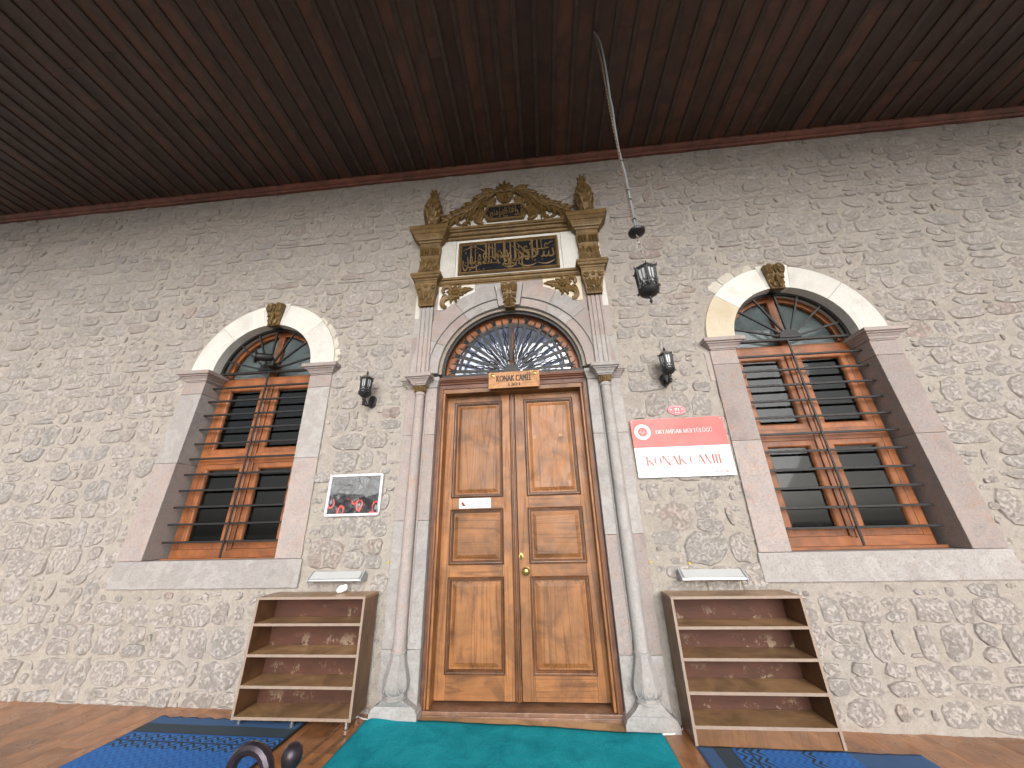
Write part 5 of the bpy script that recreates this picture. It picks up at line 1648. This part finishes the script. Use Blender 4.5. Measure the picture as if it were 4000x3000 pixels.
for q in ((a, b, c, c + .002), (a, b, d - .002, d), (a, a + .002, c, d), (b - .002, b, c, d)): mb.box(q[0], q[1], YN - .0008, YN - .0001, q[2], q[3])
mb.tube([(a + .006, YN - .002, c + .007), (b - .008, YN - .002, d - .009)], .0016, 4); mb.tube([(a + .008, YN - .002, d - .009), (b - .006, YN - .002, c + .007)], .0016, 4)
mb.build('red_cross', M_['red_ink'], nb)
MB().prism([(a + .010, c + .030), (a + .018, c + .020), (a + .022, c + .008), (a + .048, c + .008), (a + .050, c + .014), (a + .036, c + .026), (a + .030, c + .042), (a + .014, c + .046), (a + .009, c + .040)], YN - .0007, YN - .0001).build('shoe_picture', M_['black_ink'], nb)
for t_, z_, q0, q1 in (('\u0130\u00c7ER\u0130DE', 1.572, -.398, -.312), ('AYAKKABI DOLABI', 1.549, -.451, -.256), ('YOKTUR', 1.526, -.398, -.312)):
    text_mesh(t_, .02, depth=.0004, bold=.0006, fit=(q0, q1, z_ - .0075, z_ + .0075), y=YN - .0010).build('lettering', M_['lilac_ink'], nb)
for xx in (nx0 + .009, nx1 - .009): MB().cyl((xx, YN - .002, 1.555), (xx, YN, 1.555), .002, .002, 8).build('screw', M_['steel'], nb)

# ------------------------------------------------------------------ snap frame with poster
pf = thing('poster_frame', (-1.527, -.03, 1.465), 'white snap frame with rounded corners holding a creased dark poster on the wall', 'frame')
fx0, fx1, fz0, fz1 = -1.797, -1.258, 1.464, 1.848
YPF = -.040
wv = .024
sh_ = MB()
nX, nZ = 44, 32
for i in range(nX + 1):
    for j in range(nZ + 1):
        X = fx0 + .02 + (fx1 - fx0 - .04) * i / nX; Z = fz0 + .02 + (fz1 - fz0 - .04) * j / nZ
        e = min(1, 6 * min(i / nX, 1 - i / nX, j / nZ, 1 - j / nZ))
        Y = YPF + .011 + e * (.010 * noise.noise(Vector((X * 6, 0, Z * 9))) + .005 * noise.noise(Vector((X * 15, 2, Z * 18))))
        sh_.v.append((X, Y, Z))
for i in range(nX):
    for j in range(nZ):
        a = i * (nZ + 1) + j
        sh_.f.append((a, a + nZ + 1, a + nZ + 2, a + 1))
sh_.build('poster', M_['poster'], pf, smooth='all', origin=(fx0, YPF, fz0))
MB().box(fx0 + .01, fx1 - .01, -.022, .0, fz0 + .01, fz1 - .01).build('back_board', M_['grey_plastic'], pf)
def rail(p0, p1, nrm):
    return MB().tube([p0, p1], [wv * .5, wv * .5], 12)
MB().box(fx0 + wv, fx1 - wv, YPF, YPF + .02, fz1 - wv, fz1).build('frame_rail', M_['lilac_white'], pf, bevel=.007, seg=3)
MB().box(fx0 + wv, fx1 - wv, YPF, YPF + .02, fz0, fz0 + wv).build('frame_rail', M_['lilac_white'], pf, bevel=.007, seg=3)
MB().box(fx0, fx0 + wv, YPF, YPF + .02, fz0 + wv, fz1 - wv).build('frame_rail', M_['lilac_white'], pf, bevel=.007, seg=3)
MB().box(fx1 - wv, fx1, YPF, YPF + .02, fz0 + wv, fz1 - wv).build('frame_rail', M_['lilac_white'], pf, bevel=.007, seg=3)
for (qx, qz, a0) in ((fx0 + wv, fz0 + wv, PI), (fx1 - wv, fz0 + wv, 1.5 * PI), (fx1 - wv, fz1 - wv, 0), (fx0 + wv, fz1 - wv, .5 * PI)):
    poly = [(qx, qz)] + [(qx + (wv - .001) * math.cos(a0 + PI / 2 * i / 8), qz + (wv - .001) * math.sin(a0 + PI / 2 * i / 8)) for i in range(9)]
    MB().prism(poly, YPF + .002, YPF + .02).build('corner_cap', M_['alu'] if a0 == 1.5 * PI else M_['white_plastic'], pf, bevel=.003)
mb = MB().box(fx1 - .017, fx1 - .008, YPF - .0008, YPF - .0001, fz0 + .03, fz0 + .075); mb.build('sticker', M_['navy'], pf)
MB().box(fx1 - .0155, fx1 - .0095, YPF - .0012, YPF - .0009, fz0 + .035, fz0 + .052).build('sticker_spot', M_['rug_y'] if False else plain('sticker_blue', (.02, .12, .5), .4), pf)
MB().box(fx1 - .0155, fx1 - .0095, YPF - .0012, YPF - .0009, fz0 + .054, fz0 + .070).build('sticker_spot', M_['yellow'], pf)

# ------------------------------------------------------------------ strip lights above the racks
def strip_light(x0, x1, zc, label, side):
    root = thing('strip_light', ((x0 + x1) / 2, 0, zc - .04), label, 'wall light', 'strip lights above the shoe racks')
    y0, y1 = -.115, -.045
    # tilted trapezoid housing
    pr = [(-.050, zc + .036), (-.058, zc + .038), (-.118, zc - .016), (-.120, zc - .030), (-.112, zc - .036), (-.052, zc - .030)]
    MB().grid_loft([[(xx, a, b) for a, b in pr] for xx in (x0 + .012, x1 - .012)]).build('housing', M_['alu'], root, bevel=.002)
    # white lens on the sloping face
    pr2 = [(-.0625, zc + .0365), (-.1185, zc - .0135), (-.1195, zc - .0125), (-.0635, zc + .0375)]
    MB().grid_loft([[(xx, a - .001, b + .001) for a, b in pr2] for xx in (x0 + .022, x1 - .022)]).build('diffuser', M_['diffuser'], root)
    for xx in (x0, x1):
        pr3 = [(-.044, zc + .042), (-.060, zc + .044), (-.124, zc - .014), (-.126, zc - .034), (-.114, zc - .042), (-.048, zc - .036)]
        a, b = (xx, xx + .012) if xx == x0 else (xx - .012, xx)
        MB().grid_loft([[(q, c, d) for c, d in pr3] for q in (a, b)]).build('end_cap', M_['grey_plastic'], root, bevel=.002)
    bxx = x1 if side < 0 else x0
    s = 1 if side < 0 else -1
    for k, (bx0, ss) in enumerate(((x1, 1), (x0, -1))):
        a, b = sorted((bx0, bx0 + ss * .045))
        MB().box(a, b, -.006, .004, zc - .055, zc + .020).build('bracket', M_['grey_plastic'], root, bevel=.002)
        a, b = sorted((bx0 + ss * .0005, bx0 + ss * .004))
        MB().prism([(0, 0), (1, 0), (1, 1)], 0, 1) if False else None
        MB().add([(a, -.006, zc - .05), (b, -.006, zc - .05), (b, -.09, zc - .01), (a, -.09, zc - .01), (a, -.006, zc + .015), (b, -.006, zc + .015)], [(0, 1, 2, 3), (3, 2, 5, 4), (0, 3, 4), (1, 5, 2)]).build('bracket_arm', M_['grey_plastic'], root)
        for zz in (zc - .040, zc + .005):
            MB().cyl((bx0 + ss * .028, -.010, zz), (bx0 + ss * .028, -.006, zz), .005, .005, 8).build('screw', M_['steel'], root)
    return root
strip_light(-1.795, -1.310, .975, 'white strip light with aluminium housing above the left shoe rack', -1)
sr = strip_light(1.318, 1.815, .952, 'white strip light with aluminium housing above the right shoe rack', 1)
MB().tube([(1.83, -.05, .93), (1.85, -.03, .90), (1.852, -.02, .86)], .004, 6).build('cable', M_['grey_plastic'], sr, smooth=True)

# ------------------------------------------------------------------ shoe racks
def rack(x0, x1, yf, ztop, tops, label, legs, open_side):
    zb = tops[-1] - .02
    root = thing('shoe_rack', ((x0 + x1) / 2, yf / 2, fz((x0 + x1) / 2)), label, 'shelf', 'low open shoe racks against the wall')
    th = .018
    yb_ = -.034
    MB().box(x0, x1, yf + .0022, yb_, ztop - th, ztop).build('top_board', M_['shelf_x'], root, bevel=.001)
    MB().box(x0, x1, yf, yf + .002, ztop - th, ztop).build('edge_band', M_['edge'], root)
    fl0 = (fz(x0) + .002) if not legs else zb
    for xa, xb in ((x0, x0 + th), (x1 - th, x1)):
        MB().box(xa, xb, yf + .0022, yb_, fl0, ztop - th - .0005).build('side_panel', M_['shelf_side'], root, bevel=.001)
        MB().box(xa, xb, yf, yf + .002, fl0, ztop - th - .0005).build('edge_band', M_['edge'], root)
    prev = ztop - th
    for i, zt in enumerate(tops):
        MB().box(x0 + th + .0005, x1 - th - .0005, yf + .0022, yb_ - .006, zt - th, zt).build('shelf', M_['shelf_x'], root)
        MB().box(x0 + th + .0005, x1 - th - .0005, yf, yf + .002, zt - th, zt).build('edge_band', M_['edge'], root)
        MB().box(x0 + th + .0005, x1 - th - .0005, yb_ - .0055, yb_, zt + .0005, prev - .0005).build('back_panel', M_['shelf_back'], root, origin=(x0, yb_, zt))
        prev = zt - th
    if legs:
        for xx in (x0 + .045, (x0 + x1) / 2, x1 - .045):
            for yy in (yf + .035, yb_ - .04):
                fzz = fz(xx)
                MB().lathe(xx, yy, [(fzz, .019), (fzz + .006, .021), (fzz + .008, .017), (zb - .002, .017)], 14).build('leg', M_['steel'], root, smooth=True)
    else:
        zl = fz((x0 + x1) / 2) + .004
        xm = x0 + .36 * (x1 - x0)
        for a, b in ((x0 + th + .001, xm), (xm + .001, x1 - th - .001)):
            MB().box(a, b, yf + .010, yf + .022, zl, zb).build('kick_board', M_['kick'], root)
    return root
rack(-2.10, -1.183, -.262, .856, [.676, .476, .284, .102], 'open shoe rack on metal legs left of the doorway, white tissue on top', True, 1)
rack(1.163, 2.08, -.268, .838, [.652, .468, .283, .106], 'open shoe rack with a kick board right of the doorway', False, -1)
# crumpled tissue
ts = MB(); rings = []
tc = Vector((-1.480, -.115, .858))
for i in range(9):
    t_ = i / 8
    cpt = tc + Vector((.050 * t_ - .01, .035 * t_ - .02, .024 + .018 * t_))
    ring = []
    for k in range(12):
        a = 2 * PI * k / 12
        r_ = (.020 + .006 * math.sin(PI * t_)) * (1 + .35 * noise.noise(Vector((math.cos(a) * 2, math.sin(a) * 2, t_ * 4)))) * (.4 if i in (0, 8) else 1)
        ring.append((cpt.x + r_ * .5 * math.cos(a), cpt.y + r_ * math.cos(a) * .9, cpt.z + r_ * math.sin(a)))
    rings.append(ring)
ts.grid_loft(rings)
tag(ts.build('tissue', M_['tissue'], smooth=True, origin=tuple(tc)), 'crumpled white tissue on top of the left shoe rack', 'tissue')

# ------------------------------------------------------------------ carpets
def sheet(x0, x1, y0, y1, nx_, ny_, hfun, th, edge=lambda u, v: (0, 0)):
    mb = MB()
    for i in range(nx_ + 1):
        for j in range(ny_ + 1):
            u, v = i / nx_, j / ny_
            X = x0 + (x1 - x0) * u; Y = y0 + (y1 - y0) * v
            dx, dy = edge(u, v); X += dx; Y += dy
            mb.v.append((X, Y, fz(X) + hfun(X, Y, u, v)))
    for i in range(nx_):
        for j in range(ny_):
            a = i * (ny_ + 1) + j
            mb.f.append((a, a + ny_ + 1, a + ny_ + 2, a + 1))
    # skirt
    n0 = len(mb.v); per = [i * (ny_ + 1) for i in range(nx_ + 1)] + [nx_ * (ny_ + 1) + j for j in range(1, ny_ + 1)] + [i * (ny_ + 1) + ny_ for i in range(nx_ - 1, -1, -1)] + [j for j in range(ny_ - 1, 0, -1)]
    for p in per:
        v = mb.v[p]; mb.v.append((v[0], v[1], fz(v[0]) + .001))
    L = len(per)
    for k in range(L): mb.f.append((per[k], n0 + k, n0 + (k + 1) % L, per[(k + 1) % L]))
    return mb
def ch(X, Y, u, v):
    e = min(u, 1 - u, 1 - v) * 40
    return .013 + .004 * noise.noise(Vector((X * 2.5, Y * 3, 0))) + .0025 * noise.noise(Vector((X * 9, Y * 9, 2))) - (.005 if e < .6 else 0) + (.012 * math.exp(-((X + 1.05) ** 2 + (Y + .1) ** 2) / .012))
def ce(u, v):
    # far edge runs from y=-.065 at the left to -.135 at the right; slightly wavy
    return (.006 * noise.noise(Vector((0, v * 9, 1))), (.0 - .070 * u - .006 * math.sin(u * 9) + .004 * noise.noise(Vector((u * 22, 0, 0)))) * v)
crp = sheet(-1.140, .995, -2.9, -.062, 90, 110, ch, .01, ce).build('carpet', M_['carpet'], smooth='all')
tag(crp, 'plain turquoise carpet laid in front of the door', 'carpet')
random.seed(33)
lm_ = MB()
for k in range(22):
    X, Y = random.uniform(-1.1, .95), random.uniform(-1.1, -.15); a = random.uniform(0, PI); l_ = random.uniform(.002, .007)
    zz = fz(X) + .0165
    lm_.tube([(X - l_ * math.cos(a), Y - l_ * math.sin(a), zz), (X + l_ * math.cos(a), Y + l_ * math.sin(a), zz + .001)], .0011, 4)
tag(lm_.build('lint', plain('pale_lint', (.10, .20, .21), .9), crp), kind='stuff')
def rh(X, Y, u, v): return .007 + .003 * noise.noise(Vector((X * 6, Y * 6, 5))) + .004 * max(0, noise.noise(Vector((X * 14, 1, 5)))) * (1 if v > .9 else .3)
r1 = sheet(-2.75, -1.575, -1.1, -.165, 56, 50, rh, .005, lambda u, v: (0, (.010 * math.sin(u * 60) + .008 * noise.noise(Vector((u * 40, 0, 0)))) * (v ** 6)))
ro = r1.build('patterned_rug', M_['rug_y'], smooth='all', origin=(-1.575, -.165, 0))
tag(ro, 'striped blue woven rug with black edge by the left shoe rack', 'rug', 'striped blue rugs by the shoe racks')
bd = MB()
bd.tube([(-1.566, -.160, fz(-1.57) + .008), (-1.568, -.6, fz(-1.57) + .008), (-1.566, -1.09, fz(-1.57) + .008)], [.010, .010, .010], 8, flat=.6, up=(0, 0, 1))
bd.build('rug_binding', M_['binding'], ro, smooth=True)
r2 = sheet(1.168, 2.5, -1.3, -.262, 60, 50, rh, .005)
ro2 = r2.build('patterned_rug', M_['rug_x'], smooth='all', origin=(1.168, -.262, 0))
tag(ro2, 'striped rug with bold blue figures below the right shoe rack', 'rug', 'striped blue rugs by the shoe racks')
# cables on the floor
tag(MB().tube([(.99, -.155, fz(1) + .012), (1.06, -.135, fz(1) + .005), (1.12, -.105, fz(1) + .005), (1.155, -.06, fz(1) + .006)], .0045, 6).build('cable', M_['white_plastic'], smooth=True), 'thin white cable running along the floor to the right column foot', 'cable', 'white floor cables')
tag(MB().tube([(-1.32, -.03, fz(-1.3) + .005), (-1.25, -.05, fz(-1.3) + .005), (-1.18, -.09, fz(-1.3) + .006), (-1.12, -.125, fz(-1.1) + .016)], .004, 6).build('cable', M_['white_plastic'], smooth=True), 'thin white cable between the left shoe rack leg and the carpet', 'cable', 'white floor cables')

# ------------------------------------------------------------------ metal bench in the near left corner
bx, by = -.60, -2.0
bn = thing('metal_bench', (-1.2, -2.2, 0), 'dark aubergine metal bench arm with scroll end and round knob in the near left corner', 'bench')
BM = M_['bench']
ex0 = -.515
MB().tube([(ex0, by, .0), (ex0, by, .69)], .015, 10).build('front_post', BM, bn, smooth=True)
kprof = [(.695, .013), (.700, .018), (.704, .014), (.709, .019), (.720, .026), (.736, .029), (.752, .025), (.762, .015), (.766, .003)]
MB().lathe(ex0, by, kprof, 20).build('round_knob', BM, bn, smooth=True)
pts = []
for i in range(26):
    t_ = i / 25; a = R(-60) + t_ * R(400); r_ = .075 * (1 - .55 * t_)
    pts.append((-.652 + r_ * math.cos(a), by + .0, .690 + r_ * math.sin(a)))
arm = [(-.652 + .075 * math.cos(R(-60)), by - .40, .60), (-.652 + .075 * math.cos(R(-60)), by - .2, .62), (-.652 + .075 * math.cos(R(-60)), by - .04, .62)]
MB().tube(pts, [.020 - .008 * i / 25 for i in range(26)], 10).build('arm_scroll', BM, bn, smooth=True)
MB().tube(arm + [pts[0]], .018, 10).build('arm_rest', BM, bn, smooth=True)
MB().tube([(ex0, by, .45), (-1.9, by, .45)], .014, 8).build('seat_rail', BM, bn, smooth=True)
for k in range(7):
    yy = by - .03 - .06 * k
    MB().box(-1.9, ex0, yy - .022, yy + .022, .44, .455).build('seat_slat', BM, bn, bevel=.003)
for xx in (-.515, -1.9):
    for yy in (by, by - .44):
        if xx == -.515 and yy == by: continue
        MB().tube([(xx, yy, 0), (xx, yy, .45)], .015, 8).build('leg', BM, bn, smooth=True)
MB().tube([(ex0, by - .44, .45), (ex0, by - .44, .62)], .014, 8).build('rear_post', BM, bn, smooth=True)
